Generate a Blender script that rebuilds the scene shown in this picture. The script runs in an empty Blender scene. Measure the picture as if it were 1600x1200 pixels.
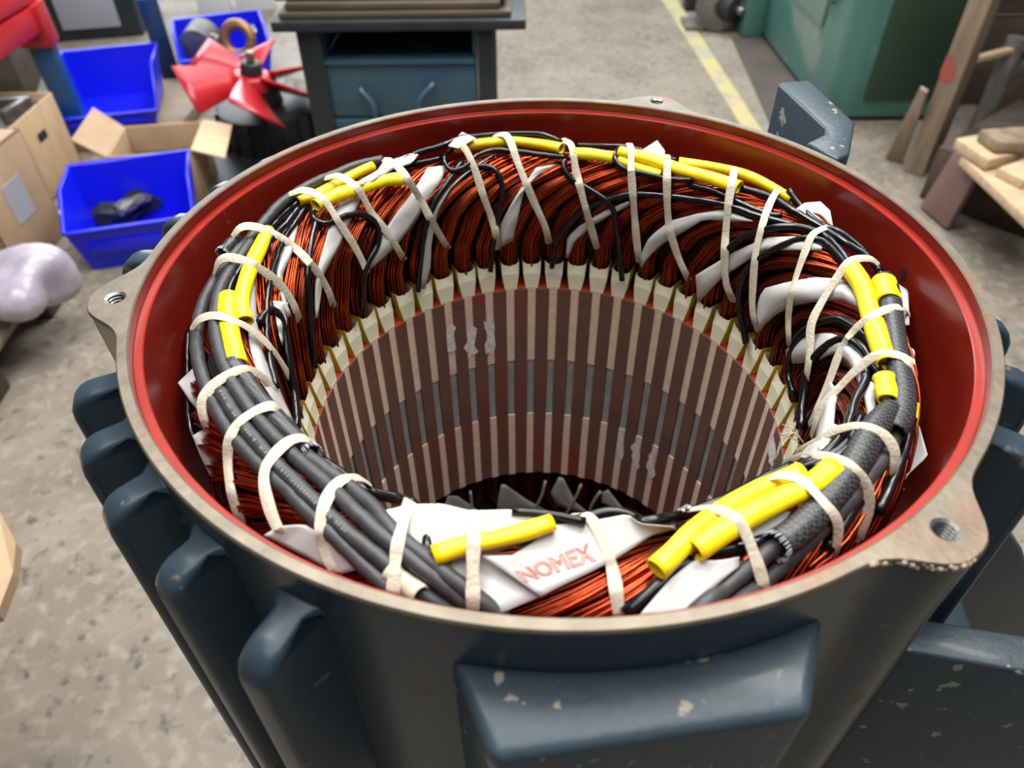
import bpy, bmesh, math, random
import numpy as np
from mathutils import Vector, Matrix
from mathutils.bvhtree import BVHTree
random.seed(7)
rng = np.random.default_rng(11)
SC = bpy.context.scene
COL = SC.collection
R = math.radians

# ------------------------------------------------------------------ camera (origin = centre of the motor's rim, metres)
FPX = 1154.82
TH, RO = 0.74302, -0.01075
CAM = np.array([-0.02569, -0.39715, 0.25598])
Z0 = 1.10          # the rim is 1.1 m above the floor: everything is laid out from the rim and lifted at the end
_fw = np.array([0, math.cos(TH), -math.sin(TH)])
_rt = np.array([1.0, 0, 0])
_up = np.cross(_rt, _fw)
RT = math.cos(RO) * _rt + math.sin(RO) * _up
UP = -math.sin(RO) * _rt + math.cos(RO) * _up
FW = _fw
cd = bpy.data.cameras.new('camera')
cam = bpy.data.objects.new('camera', cd)
COL.objects.link(cam)
cam.matrix_world = Matrix(((RT[0], UP[0], -FW[0], CAM[0]), (RT[1], UP[1], -FW[1], CAM[1]), (RT[2], UP[2], -FW[2], CAM[2] + Z0), (0, 0, 0, 1)))
cd.sensor_width = 36
cd.lens = 36 * FPX / 1600
cd.clip_start = 0.02
cd.dof.use_dof = True
cd.dof.focus_distance = 0.50
cd.dof.aperture_fstop = 7.5
SC.camera = cam

# ------------------------------------------------------------------ world, lamps, exposure
w = bpy.data.worlds.new('world'); SC.world = w
w.use_nodes = True
bg = w.node_tree.nodes['Background']
bg.inputs[0].default_value = (0.86, 0.93, 1.0, 1)
bg.inputs[1].default_value = 0.10
def area(name, loc, target, size, sy, power, col):
    l = bpy.data.lights.new(name, 'AREA'); l.shape = 'RECTANGLE'; l.size = size; l.size_y = sy
    l.energy = power; l.color = col
    o = bpy.data.objects.new(name, l); COL.objects.link(o); o.location = (loc[0], loc[1], loc[2] + Z0)
    d = Vector(target) - Vector(loc)
    o.rotation_euler = d.to_track_quat('-Z', 'Y').to_euler()
    return o
area('ceiling_tube_lamp', (1.0, 1.05, 2.7), (.1, 0, -.1), 1.5, 0.28, 50, (1.0, 0.94, 0.84))
area('ceiling_tube_lamp', (-0.85, 1.25, 2.7), (-.1, 0, -.1), 1.6, 0.30, 50, (1.0, 0.97, 0.92))
area('roof_skylight', (0.0, 0.35, 2.9), (0.0, 0.35, -1.0), 3.4, 3.4, 135, (0.95, 0.98, 1.0))
area('roof_skylight', (0.5, 4.6, 2.9), (0.3, 3.8, -1.1), 2.6, 2.2, 175, (0.95, 0.98, 1.0))
area('far_doorway', (-2.6, 6.6, 0.9), (0, 0, 0), 3.0, 2.0, 120, (0.88, 0.95, 1.0))
SC.view_settings.view_transform = 'Standard'
SC.view_settings.look = 'None'
SC.view_settings.gamma = 1
SC.view_settings.use_curve_mapping = False
SC.view_settings.exposure = 0.45

# ------------------------------------------------------------------ geometry helpers
def ray(px, py):
    return ((px - 800) / FPX) * RT + ((600 - py) / FPX) * UP + FW
def at_z(px, py, z):
    d = ray(px, py); return CAM + d * ((z - CAM[2]) / d[2])
def at_r(px, py, rad, far=True):
    d = ray(px, py)
    a = d[0]**2 + d[1]**2; b = 2 * (CAM[0]*d[0] + CAM[1]*d[1]); cc = CAM[0]**2 + CAM[1]**2 - rad*rad
    D = max(b*b - 4*a*cc, 0)
    t = (-b + (1 if far else -1) * D**.5) / 2 / a
    return CAM + t*d
def pol(r, deg, z): return np.array([r*math.cos(R(deg)), r*math.sin(R(deg)), z])

def mesh(name, verts, faces, mats, parent=None, smooth=True, fmat=None):
    me = bpy.data.meshes.new(name)
    me.from_pydata([tuple(map(float, v)) for v in verts], [], faces)
    if not isinstance(mats, (list, tuple)): mats = [mats]
    for m in mats: me.materials.append(m)
    if fmat is not None: me.polygons.foreach_set('material_index', fmat)
    me.polygons.foreach_set('use_smooth', [smooth]*len(me.polygons))
    me.update()
    return link(name, me, parent)
def link(name, me, parent=None):
    o = bpy.data.objects.new(name, me); COL.objects.link(o)
    if parent is not None: o.parent = parent
    return o
def thing(name, label, cat, loc=(0, 0, 0), rotz=0, group=None):
    o = bpy.data.objects.new(name, None); COL.objects.link(o)
    o.location = tuple(map(float, loc)); o.rotation_euler = (0, 0, rotz); o.empty_display_size = .02
    tag(o, label, cat, group); return o
def tag(o, label, cat, group=None):
    o['label'] = label; o['category'] = cat
    if group: o['group'] = group
    return o

def bm_obj(name, bm, mats, parent=None, smooth=True, bevel=0, seg=2):
    bmesh.ops.recalc_face_normals(bm, faces=bm.faces)
    if bevel:
        bmesh.ops.bevel(bm, geom=[e for e in bm.edges if len(e.link_faces) == 2 and e.calc_face_angle(0) > 0.5], offset=bevel, segments=seg, profile=0.5, affect='EDGES', clamp_overlap=True)
    bmesh.ops.recalc_face_normals(bm, faces=bm.faces)
    me = bpy.data.meshes.new(name); bm.to_mesh(me); bm.free()
    if not isinstance(mats, (list, tuple)): mats = [mats]
    for m in mats: me.materials.append(m)
    me.polygons.foreach_set('use_smooth', [smooth]*len(me.polygons))
    if smooth:
        try: me.set_sharp_from_angle(angle=R(40))
        except Exception: pass
    return link(name, me, parent)
def add_box(bm, x0, x1, y0, y1, z0, z1, M=None):
    vs = [bm.verts.new(Vector((x, y, z))) for z in (z0, z1) for (x, y) in ((x0, y0), (x1, y0), (x1, y1), (x0, y1))]
    for f in ((3, 2, 1, 0), (4, 5, 6, 7), (0, 1, 5, 4), (1, 2, 6, 5), (2, 3, 7, 6), (3, 0, 4, 7)):
        bm.faces.new([vs[i] for i in f])
    if M is not None: bmesh.ops.transform(bm, matrix=M, verts=vs)
    return vs
def box(name, x0, x1, y0, y1, z0, z1, mat, parent=None, bevel=.002, M=None):
    bm = bmesh.new(); add_box(bm, x0, x1, y0, y1, z0, z1, M); return bm_obj(name, bm, mat, parent, True, bevel)
def add_prism(bm, pts, z0, z1):
    a = [bm.verts.new((p[0], p[1], z0)) for p in pts]; b = [bm.verts.new((p[0], p[1], z1)) for p in pts]
    n = len(pts)
    bm.faces.new(a[::-1]); bm.faces.new(b)
    for i in range(n): bm.faces.new((a[i], a[(i+1) % n], b[(i+1) % n], b[i]))
def spline(P, n):
    P = np.array(P, float)
    if len(P) == 2: return P[0] + (P[1]-P[0]) * np.linspace(0, 1, n)[:, None]
    Q = np.vstack([2*P[0]-P[1], P, 2*P[-1]-P[-2]])
    seg = np.linalg.norm(np.diff(P, axis=0), axis=1) + 1e-9
    u = np.concatenate([[0], np.cumsum(seg)]); s = np.linspace(0, u[-1], n); out = []
    for x in s:
        i = min(np.searchsorted(u, x, 'right')-1, len(P)-2); t = (x-u[i])/seg[i]
        p0, p1, p2, p3 = Q[i:i+4]
        l0, l2 = (seg[i-1] if i > 0 else seg[i]), (seg[i+1] if i+1 < len(seg) else seg[i])
        m1 = (p2-p0) * seg[i]/(l0+seg[i]); m2 = (p3-p1) * seg[i]/(l2+seg[i])
        out.append((2*t**3-3*t**2+1)*p1 + (t**3-2*t**2+t)*m1 + (-2*t**3+3*t**2)*p2 + (t**3-t**2)*m2)
    return np.array(out)
def tube_geo(P, rad, n=10, caps=True, hollow=False):
    P = np.array(P, float); N = len(P)
    rad = np.full(N, rad) if np.isscalar(rad) else np.array(rad)
    T = np.gradient(P, axis=0); T /= np.linalg.norm(T, axis=1)[:, None] + 1e-12
    a = np.array([0, 0, 1.0]) if abs(T[0][2]) < .9 else np.array([1.0, 0, 0])
    u = np.cross(T[0], a); u /= np.linalg.norm(u); V = []
    for i in range(N):
        u = u - T[i]*(u@T[i]); u /= np.linalg.norm(u); v = np.cross(T[i], u)
        for k in range(n):
            an = 2*math.pi*k/n; V.append(P[i] + rad[i]*(math.cos(an)*u + math.sin(an)*v))
    F = [(i*n+k, i*n+(k+1) % n, (i+1)*n+(k+1) % n, (i+1)*n+k) for i in range(N-1) for k in range(n)]
    if caps: F += [tuple(range(n))[::-1], tuple((N-1)*n+k for k in range(n))]
    return V, F
def tube(name, P, rad, mat, parent=None, n=12):
    V, F = tube_geo(P, rad, n); return mesh(name, V, F, mat, parent)
def lathe(name, prof, mats, parent=None, n=144, fm=None, a0=0, a1=360):
    full = abs(a1-a0-360) < 1e-6; m = n if full else n+1; V = []
    for k in range(m):
        an = R(a0 + (a1-a0)*k/n)
        V += [(r*math.cos(an), r*math.sin(an), z) for r, z in prof]
    L = len(prof); F = []; FM = []
    for k in range(n):
        k2 = (k+1) % m
        for j in range(L-1):
            F.append((k*L+j, k2*L+j, k2*L+j+1, k*L+j+1)); FM.append(fm[j] if fm else 0)
    o = mesh(name, V, F, mats, parent, True, FM)
    try: o.data.set_sharp_from_angle(angle=R(35))
    except Exception: pass
    return o

# ------------------------------------------------------------------ materials
def mat(name, col, rough=.5, metal=0, col2=None, nscale=20, nlo=.35, nhi=.65, bump=0, bscale=60, coat=0, spec=.5, detail=5, sheen=0, stretch=None):
    m = bpy.data.materials.new(name); m.use_nodes = True
    nt = m.node_tree; b = nt.nodes['Principled BSDF']
    b.inputs['Base Color'].default_value = (*col, 1); b.inputs['Roughness'].default_value = rough
    b.inputs['Metallic'].default_value = metal; b.inputs['Coat Weight'].default_value = coat
    b.inputs['Coat Roughness'].default_value = .12; b.inputs['Specular IOR Level'].default_value = spec
    if sheen: b.inputs['Sheen Weight'].default_value = sheen
    tc = nt.nodes.new('ShaderNodeTexCoord'); src = tc.outputs['Object']
    if stretch:
        mp = nt.nodes.new('ShaderNodeMapping'); mp.inputs['Scale'].default_value = stretch
        nt.links.new(src, mp.inputs[0]); src = mp.outputs[0]
    if col2 is not None:
        n = nt.nodes.new('ShaderNodeTexNoise'); n.inputs['Scale'].default_value = nscale; n.inputs['Detail'].default_value = detail
        nt.links.new(src, n.inputs['Vector'])
        r = nt.nodes.new('ShaderNodeValToRGB'); r.color_ramp.elements[0].position = nlo; r.color_ramp.elements[1].position = nhi
        r.color_ramp.elements[0].color = (*col, 1); r.color_ramp.elements[1].color = (*col2, 1)
        nt.links.new(n.outputs['Fac'], r.inputs[0]); nt.links.new(r.outputs[0], b.inputs['Base Color'])
    if bump:
        n2 = nt.nodes.new('ShaderNodeTexNoise'); n2.inputs['Scale'].default_value = bscale; n2.inputs['Detail'].default_value = 3
        nt.links.new(src, n2.inputs['Vector'])
        bp = nt.nodes.new('ShaderNodeBump'); bp.inputs['Strength'].default_value = bump; bp.inputs['Distance'].default_value = .002
        nt.links.new(n2.outputs['Fac'], bp.inputs['Height']); nt.links.new(bp.outputs[0], b.inputs['Normal'])
    return m
def layer(m, col, nscale, lo, hi, rough=None):
    """a second wear layer (chips, stains) mixed over the base colour of m"""
    nt = m.node_tree; b = nt.nodes['Principled BSDF']
    n = nt.nodes.new('ShaderNodeTexNoise'); n.inputs['Scale'].default_value = nscale; n.inputs['Detail'].default_value = 6
    tc = nt.nodes.new('ShaderNodeTexCoord'); nt.links.new(tc.outputs['Object'], n.inputs['Vector'])
    mr = nt.nodes.new('ShaderNodeMapRange'); mr.inputs[1].default_value = lo; mr.inputs[2].default_value = hi
    nt.links.new(n.outputs['Fac'], mr.inputs[0])
    mx = nt.nodes.new('ShaderNodeMix'); mx.data_type = 'RGBA'; mx.inputs[7].default_value = (*col, 1)
    old = b.inputs['Base Color'].links
    if old: nt.links.new(old[0].from_socket, mx.inputs[6])
    else: mx.inputs[6].default_value = b.inputs['Base Color'].default_value
    nt.links.new(mr.outputs[0], mx.inputs[0]); nt.links.new(mx.outputs[2], b.inputs['Base Color'])
    if rough is not None:
        m2 = nt.nodes.new('ShaderNodeMix'); m2.data_type = 'FLOAT'
        m2.inputs[2].default_value = b.inputs['Roughness'].default_value; m2.inputs[3].default_value = rough
        nt.links.new(mr.outputs[0], m2.inputs[0]); nt.links.new(m2.outputs[0], b.inputs['Roughness'])
    return m
def weave(m, scale, depth=.6, col2=None):
    """fine braided relief on m"""
    nt = m.node_tree; b = nt.nodes['Principled BSDF']
    tc = nt.nodes.new('ShaderNodeTexCoord'); v = nt.nodes.new('ShaderNodeTexChecker'); v.inputs['Scale'].default_value = scale
    mp = nt.nodes.new('ShaderNodeMapping'); mp.inputs['Rotation'].default_value = (.6, .5, .78)
    nt.links.new(tc.outputs['Object'], mp.inputs[0]); nt.links.new(mp.outputs[0], v.inputs['Vector'])
    bp = nt.nodes.new('ShaderNodeBump'); bp.inputs['Strength'].default_value = depth; bp.inputs['Distance'].default_value = .001
    nt.links.new(v.outputs['Fac'], bp.inputs['Height']); nt.links.new(bp.outputs[0], b.inputs['Normal'])
    if col2:
        v.inputs['Color1'].default_value = b.inputs['Base Color'].default_value; v.inputs['Color2'].default_value = (*col2, 1)
        nt.links.new(v.outputs['Color'], b.inputs['Base Color'])
    return m

M_PAINT = layer(mat('blue_grey_paint', (.021, .034, .046), .31, 0, (.029, .046, .061), 9, .3, .7, .16, 45, coat=.06, spec=.28), (.12, .10, .065), 55, .655, .685, .6)
M_PAINT_PALE = layer(mat('worn_lit_blue_grey_paint', (.035, .053, .068), .42, 0, (.028, .044, .057), 30, .3, .7, .22, 170, coat=.06, spec=.28), (.26, .23, .18), 70, .64, .67, .6)  # chipped paint in a paler copy, lightened like tops that catch the light
M_STEEL = layer(mat('machined_steel', (.19, .160, .118), .50, .6, (.125, .105, .080), 60, .3, .7, .15, 200), (.22, .10, .065), 12, .56, .78, .5)
M_RED = layer(mat('red_varnish', (.17, .010, .005), .26, 0, (.22, .016, .008), 14, .3, .7, .10, 30, coat=.10, spec=.25), (.30, .16, .12), 22, .72, .8, .4)
M_REDLEDGE = mat('lit_red_varnish_ledge', (.30, .017, .006), .32, 0, (.24, .013, .005), 40, coat=.1, spec=.4)  # same varnish as the wall, brightened to paint the light on the ledge
M_CORE = layer(mat('lamination_brown', (.145, .084, .066), .42, .05, (.195, .105, .078), 8, .3, .7, .25, 300, stretch=(.2, .2, 2.5)), (.27, .034, .016), 7, .50, .72)
M_COREEND = mat('lit_red_varnish', (.50, .055, .012), .25, 0, (.36, .03, .008), 30, coat=.5)  # red varnish pushed to orange, its lit look put into the colour
M_WEDGE = mat('tan_wedge', (.86, .69, .55), .6, 0, (.74, .57, .44), 90, stretch=(1, 1, 4))
M_GROOVE = mat('grey_slot_metal', (.44, .48, .48), .42, .1, (.34, .37, .37), 30)
M_LINER = mat('cream_slot_liner', (.78, .74, .58), .5, 0, (.72, .70, .50), 40)
M_LINERY = mat('yellow_slot_liner', (.66, .52, .05), .45)
M_WIRE = mat('enamelled_copper_wire', (.46, .085, .032), .27, 1.0, (.28, .040, .016), 60, .3, .7)
M_WIREDARK = mat('coil_gap_shade', (.012, .003, .002), .5, spec=.3)  # near-black so that gaps between wires look shaded
M_PAPER = mat('white_insulation_paper', (.475, .462, .445), .62, 0, (.42, .408, .392), 30, bump=.25, bscale=60)
M_PAPERY = mat('yellow_tinted_paper', (.475, .462, .42), .55, 0, (.56, .50, .18), 24, .54, .66, bump=.25, bscale=50)
M_PRINT = mat('pale_red_print', (.64, .31, .26), .6)
M_TIE = mat('cream_lacing_tape', (.53, .475, .37), .55, 0, (.46, .40, .30), 120, bump=.3, bscale=500)
M_GREY = mat('grey_cable_jacket', (.026, .027, .029), .5, 0, (.034, .035, .037), 80, bump=.15, bscale=300)
M_GREYPRINT = mat('pale_cable_print', (.24, .24, .24), .6)
M_BLACK = weave(mat('black_varnished_sleeving', (.004, .004, .005), .2, spec=.4), 420, .10)
M_WEAVE = weave(mat('black_woven_sleeve', (.008, .008, .009), .42), 560, .7, (.045, .047, .05))
M_FRAY = mat('frayed_braid_end', (.30, .30, .32), .6)
M_YELLOW = mat('yellow_sleeving', (.88, .66, .006), .42, 0, (.82, .58, .004), 60, bump=.35, bscale=120)
M_WHITEPAINT = mat('white_paint_mark', (.88, .88, .88), .6, 0, (.60, .58, .56), 300)
M_FLOOR = layer(mat('worn_concrete', (.235, .198, .155), .62, 0, (.16, .132, .10), 5, .35, .68, .4, 60, detail=9), (.135, .11, .085), 2.3, .55, .75)
layer(M_FLOOR, (.29, .25, .20), 30, .50, .72)
layer(M_FLOOR, (.085, .07, .055), 34, .58, .72)
M_YLINE = mat('worn_yellow_floor_paint', (.44, .37, .17), .6, 0, (.33, .295, .22), 14, .42, .62)
M_PLATE = mat('dark_steel_plate', (.085, .075, .065), .5, .3, (.12, .09, .07), 5)
M_BLUEBIN = mat('blue_plastic', (.004, .010, .70), .36, coat=.15)
M_CARD = mat('brown_cardboard', (.46, .31, .19), .75, 0, (.40, .265, .155), 12)
M_CARDIN = mat('cardboard_inside', (.36, .22, .12), .8)
M_PLY = mat('pale_plywood', (.60, .42, .25), .6, 0, (.52, .35, .2), 8, stretch=(1, 6, 1))
M_WOOD = mat('old_timber', (.30, .225, .15), .7, 0, (.19, .135, .09), 9, stretch=(3, 3, .5), bump=.3)
M_WOODLIGHT = mat('fresh_timber', (.58, .42, .26), .65, 0, (.46, .32, .19), 9, stretch=(.6, 4, 4))
M_WOODDARK = mat('dark_timber', (.075, .052, .036), .7, 0, (.045, .03, .02), 6, stretch=(.5, 3, 3), bump=.3)
M_WOODGREY = mat('weathered_plank', (.30, .23, .15), .7, 0, (.19, .14, .09), 14, stretch=(.4, 6, 6), bump=.3)
M_BENCHPLANK = mat('oily_bench_plank', (.11, .078, .045), .6, 0, (.045, .033, .022), 10, .3, .7, stretch=(.5, 9, 9), bump=.3)
M_REDPAINT = mat('red_enamel', (.50, .014, .022), .36, 0, (.40, .012, .018), 8, coat=.15)
M_BLUEPAINT = mat('blue_rack_paint', (.012, .08, .22), .38, coat=.2)
M_BENCH = mat('dark_bench_steel', (.018, .024, .027), .5, .2, (.03, .035, .035), 10)
M_DRAWER = mat('petrol_blue_paint', (.035, .09, .135), .42, 0, (.045, .105, .15), 8, coat=.1)
M_GREEN = layer(mat('green_machine_paint', (.055, .165, .135), .42, 0, (.08, .21, .175), 3, .35, .65, .2, 10, coat=.1), (.20, .27, .24), 2.2, .56, .62)
M_GREENDARK = mat('dark_green_paint_and_shade', (.022, .055, .03), .5, 0, (.03, .06, .04), 4)  # on the front panel this colour paints shade
M_METAL = mat('bare_scrap_metal', (.30, .29, .28), .38, .8, (.16, .15, .14), 30)
M_DARK = mat('black_rubber', (.016, .016, .018), .5)
M_RUST = mat('red_brown_board', (.16, .085, .07), .65, 0, (.12, .06, .05), 8)
M_WHITE = mat('white_enamel', (.72, .73, .74), .45)
M_GREYPANEL = mat('pale_grey_panel', (.36, .37, .42), .5)
M_CASTGREY = mat('grey_cast_iron', (.20, .19, .17), .55, .3, (.12, .11, .10), 14)

def worldize(m):
    """pattern runs on through the room instead of repeating on every copy"""
    nt = m.node_tree; g = nt.nodes.new('ShaderNodeNewGeometry')
    for l in list(nt.links):
        if l.from_node.type == 'TEX_COORD':
            t = l.to_socket; nt.links.remove(l); nt.links.new(g.outputs['Position'], t)
for _m in (M_PAINT, M_PAINT_PALE, M_CORE, M_WEDGE): worldize(_m)

# ------------------------------------------------------------------ floor and floor markings
FL = -1.10
def G(px, py, z=FL): return at_z(px, py, z)
fl = box('floor', -6, 6, -3, 9, FL-.1, FL, M_FLOOR, None, 0); fl['kind'] = 'structure'
def floor_strip(name, quad, h, m):
    bm = bmesh.new(); P = [G(*q) for q in quad]
    add_prism(bm, P, FL+.0005, FL+h)
    o = bm_obj(name, bm, m, None, False); return o
a0, a1, b0, b1 = G(1018, -25), G(1042, -25), G(1166, 200), G(1196, 200)
ln = floor_strip('trim_1', [(1018, -25), (1042, -25), (1204, 225), (1176, 225)], .002, M_YLINE); ln['kind'] = 'structure'
ln['label'] = 'worn yellow line painted on the concrete floor'
pl = floor_strip('floor_plate', [(1143, 60), (1196, 60), (1312, 215), (1212, 215)], .006, M_PLATE)
tag(pl, 'dark flat steel plate lying on the floor beside the green machine', 'plate')


# ================================================================== MOTOR HOUSING
ZB = -0.74                                   # underside of the frame
LUGS = [(-171.4, .2625), (-53.7, .2625), (67.0, .266)]
def rho(deg, base=.2556):
    v = base
    for a, _ in LUGS:
        d = (deg - a + 180) % 360 - 180
        v += .0215 * math.exp(-abs(d/5.4)**2.7)
    return v
housing = thing('motor_housing', 'big blue grey cast iron motor frame with red inside and open machined rim, standing upright', 'motor', (0, 0, ZB))
HB = Matrix.Translation((0, 0, -ZB))
def hp(o):
    """parent to the housing, keeping world coordinates"""
    o.parent = housing; o.matrix_parent_inverse = Matrix.Translation((0, 0, -ZB)); return o
NA = 360
outer = [(rho(360*k/NA)*math.cos(2*math.pi*k/NA), rho(360*k/NA)*math.sin(2*math.pi*k/NA)) for k in range(NA)]
from mathutils.geometry import delaunay_2d_cdt
def plate_with_holes(outer, holes):
    loops = [outer] + holes; V = []; Ed = []
    for lp in loops:
        s = len(V); V += [Vector(p) for p in lp]; n = len(lp); Ed += [(s+i, s+(i+1) % n) for i in range(n)]
    vv, ee, ff, _, _, _ = delaunay_2d_cdt(V, Ed, [], 0, 1e-7)
    def inside(p, lp):
        c = False; j = len(lp)-1
        for i in range(len(lp)):
            if (lp[i][1] > p[1]) != (lp[j][1] > p[1]) and p[0] < (lp[j][0]-lp[i][0])*(p[1]-lp[i][1])/(lp[j][1]-lp[i][1])+lp[i][0]: c = not c
            j = i
        return c
    keep = []
    for f in ff:
        c = sum((vv[i] for i in f), Vector((0, 0)))/len(f)
        if inside(c, outer) and not any(inside(c, h) for h in holes): keep.append(f)
    return vv, keep
M_THREAD = mat('dark_threaded_steel', (.26, .25, .24), .32, .8)
circ = lambda x, y, r, n: [(x+r*math.cos(2*math.pi*k/n), y+r*math.sin(2*math.pi*k/n)) for k in range(n)]
HR = .0062
holes = [circ(r*math.cos(R(a)), r*math.sin(R(a)), HR, 28) for a, r in LUGS]
inner = circ(0, 0, .2508, 240)
vv, ff = plate_with_holes(outer, [inner] + holes)
V = [(p[0], p[1], 0) for p in vv]; F = [list(f) for f in ff]
# bevelled outer lip and skirt of bare steel
s = len(V)
V += [(x*(1+.0008/math.hypot(x, y)), y*(1+.0008/math.hypot(x, y)), -.0010) for x, y in outer]
V += [(x*(1+.0009/math.hypot(x, y)), y*(1+.0009/math.hypot(x, y)), -.0026) for x, y in outer]
V += [(x, y, 0) for x, y in outer]
for k in range(NA):
    k2 = (k+1) % NA
    F += [[s+2*NA+k, s+k, s+k2, s+2*NA+k2], [s+k, s+NA+k, s+NA+k2, s+k2]]
rim = hp(mesh('flange_rim', V, F, M_STEEL, None, True)); rim['label'] = 'machined bare steel rim of the frame'
rim.data.set_sharp_from_angle(angle=R(30))
# painted outer wall following the lugs
V = []; F = []
ZL = [-.0026, -.012, -.05, -.2, -.45, ZB]
for z in ZL:
    for k in range(NA):
        r = rho(360*k/NA) - (.0 if z > -.03 else .0012)
        V.append((r*math.cos(2*math.pi*k/NA), r*math.sin(2*math.pi*k/NA), z))
for j in range(len(ZL)-1):
    for k in range(NA): F.append((j*NA+k, (j+1)*NA+k, (j+1)*NA+(k+1) % NA, j*NA+(k+1) % NA))
hp(mesh('frame_wall', V, F, M_PAINT, None, True))
# red inside: spigot step, ledge, bore of the frame
o = lathe('inner_wall', [(.2508, 0), (.2500, -.0009), (.2500, -.0080), (.2496, -.0084), (.2456, -.0088), (.2450, -.0095), (.2450, -.16), (.2450, ZB)], [M_RED, M_REDLEDGE, M_STEEL], None, 200, [2, 0, 0, 1, 1, 0, 0])
hp(o); o['label'] = 'dark red varnished inside of the frame'
hp(lathe('frame_foot_ring', [(.245, ZB), (.258, ZB), (.262, ZB+.012), (.2556, ZB+.02)], M_PAINT, None, 120))
ctr = at_r(1412, 430, .2447); an = math.atan2(ctr[1], ctr[0])
u_ = np.array([-math.sin(an), math.cos(an), 0]); V = [ctr + u_*.0035*math.cos(2*math.pi*i/16) + np.array([0, 0, .0042*math.sin(2*math.pi*i/16)]) for i in range(16)]
hp(mesh('drain_hole', V, [tuple(range(16))], M_DARK, None, False))
# threaded holes in the lugs
for a, r in LUGS:
    prof = [(HR, 0)]
    for i in range(9): prof += [(HR-.0015, -.0012-.0021*i), (HR-.0001, -.0022-.0021*i)]
    prof += [(HR-.001, -.024), (0.0002, -.026)]
    h = lathe('threaded_hole', prof, M_THREAD, None, 28)
    h.location = (r*math.cos(R(a)), r*math.sin(R(a)), 0); hp(h)
# rough broken casting edge on the near right lug
bm = bmesh.new()
for i in range(34):
    t = i/33; a = -62.5 + 8.0*t + rng.normal()*.1; rr = rho(a) + .0002; z = -.0014 - .0030*rng.random()*math.sin(math.pi*t)
    bmesh.ops.create_icosphere(bm, subdivisions=1, radius=.0009 + .0010*rng.random(), matrix=Matrix.Translation((rr*math.cos(R(a)), rr*math.sin(R(a)), z)))
o = hp(bm_obj('chipped_edge', bm, mat('rusty_bare_iron', (.42, .26, .18), .55, .3, (.60, .50, .36), 300), None)); o['label'] = 'chipped bare casting edge under the bolt hole'

def fin(deg, tip, ztop, th=.0185, zbot=ZB+.05, rr=.016, name='cooling_fin'):
    bm = bmesh.new(); x0 = .2518
    prof = [(x0, min(ztop+.004, -.005)), (.262, ztop+.0005)]
    for i in range(6):
        an = R(90 - 90*i/5); prof.append((tip-rr+rr*math.cos(an), ztop-rr+rr*math.sin(an)))
    prof += [(tip+.004, zbot+.02), (tip-.004, zbot), (x0, zbot)]
    n = len(prof)
    def half(x): return th/2*(1.0 + .75*max(0, 1-(x-.2518)/.014)**2)
    A = [bm.verts.new((x, -half(x), z)) for x, z in prof]; B = [bm.verts.new((x, half(x), z)) for x, z in prof]
    bm.faces.new(A); bm.faces.new(B[::-1])
    for i in range(n): bm.faces.new((A[(i+1) % n], A[i], B[i], B[(i+1) % n]))
    o = bm_obj(name, bm, M_PAINT, None, True, .0046, 3)
    o.rotation_euler = (0, 0, R(deg)); return hp(o)
for a, tip, zt in [(-117.6, .290, -.026), (-130.2, .284, -.024), (-141.4, .286, -.022), (-151.0, .288, -.022), (-160.6, .291, -.022),
                   (172.6, .296, -.018), (162.2, .297, -.018), (151.6, .298, -.017), (141.6, .298, -.016), (132.2, .298, -.015), (123, .284, -.014),
                   (112.4, .282, -.006), (102.9, .280, -.006), (94.8, .280, -.007), (86, .28, -.014),
                   (24.0, .284, -.013), (15.8, .284, -.013), (5.5, .284, -.02)]:
    fin(a, tip, zt)
for a, tip, zt, th in [(-8.6, .287, -.022, .014), (-18.6, .290, -.024, .017), (-31.0, .292, -.024, .020)]:
    fin(a, tip, zt, th, rr=.020)
# raised mounting pad facing the camera
bm = bmesh.new()
arc = [(.2528*math.cos(R(a_)), .2528*math.sin(R(a_))) for a_ in np.linspace(-102.2, -64.4, 12)]
top = arc + [(.0900, -.2735), (-.0345, -.2895)]; low = arc + [(.0870, -.2740), (-.0310, -.2900)]
A = [bm.verts.new((x, y, -.034)) for i, (x, y) in enumerate(top)]
B = [bm.verts.new((x, y, -.30)) for x, y in low]; n = len(top)
bm.faces.new(A); bm.faces.new(B[::-1])
for i in range(n): bm.faces.new((A[i], B[i], B[(i+1) % n], A[(i+1) % n]))
hp(bm_obj('mounting_pad', bm, M_PAINT_PALE, None, True, .0130, 5))
# feet on the right-hand side (plates standing off the frame)
def plate(name, pts, z0, z1, m=M_PAINT, bev=.004):
    bm = bmesh.new(); add_prism(bm, pts, z0, z1); return hp(bm_obj(name, bm, m, None, True, bev, 3))
plate('foot', [(.2205, .286), (.2330, .188), (.2285, .176), (.2085, .160), (.2235, .130), (.2365, .140), (.2605, .197), (.2515, .292)], -.30, 0.0, M_PAINT_PALE, .003)
plate('foot_web', [(.200, -.188), (.36, -.222), (.36, -.196), (.200, -.163)], -.62, -.150, M_PAINT_PALE, .003)
plate('foot_plate', [(.300, -.19), (.345, -.19), (.345, .27), (.300, .27)], -.62, -.30)
plate('foot_floor', [(.215, -.165), (.31, -.185), (.34, .02), (.235, .02)], -.60, -.26)
def at_yy(px, py, Y):
    d = ray(px, py); return CAM + d*((Y-CAM[1])/d[1])
Q = [at_yy(*q, -.055) for q in [(1490, 800), (1530, 806), (1555, 818), (1578, 832), (1600, 862), (1618, 920), (1640, 1010)]]
bm = bmesh.new(); pr = [(q[0], q[2]) for q in Q] + [(Q[-1][0], -.60), (Q[0][0], -.60)]
A = [bm.verts.new((x, -.055, z)) for x, z in pr]; B = [bm.verts.new((x, -.030, z)) for x, z in pr]; n = len(pr)
bm.faces.new(A); bm.faces.new(B[::-1])
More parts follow.
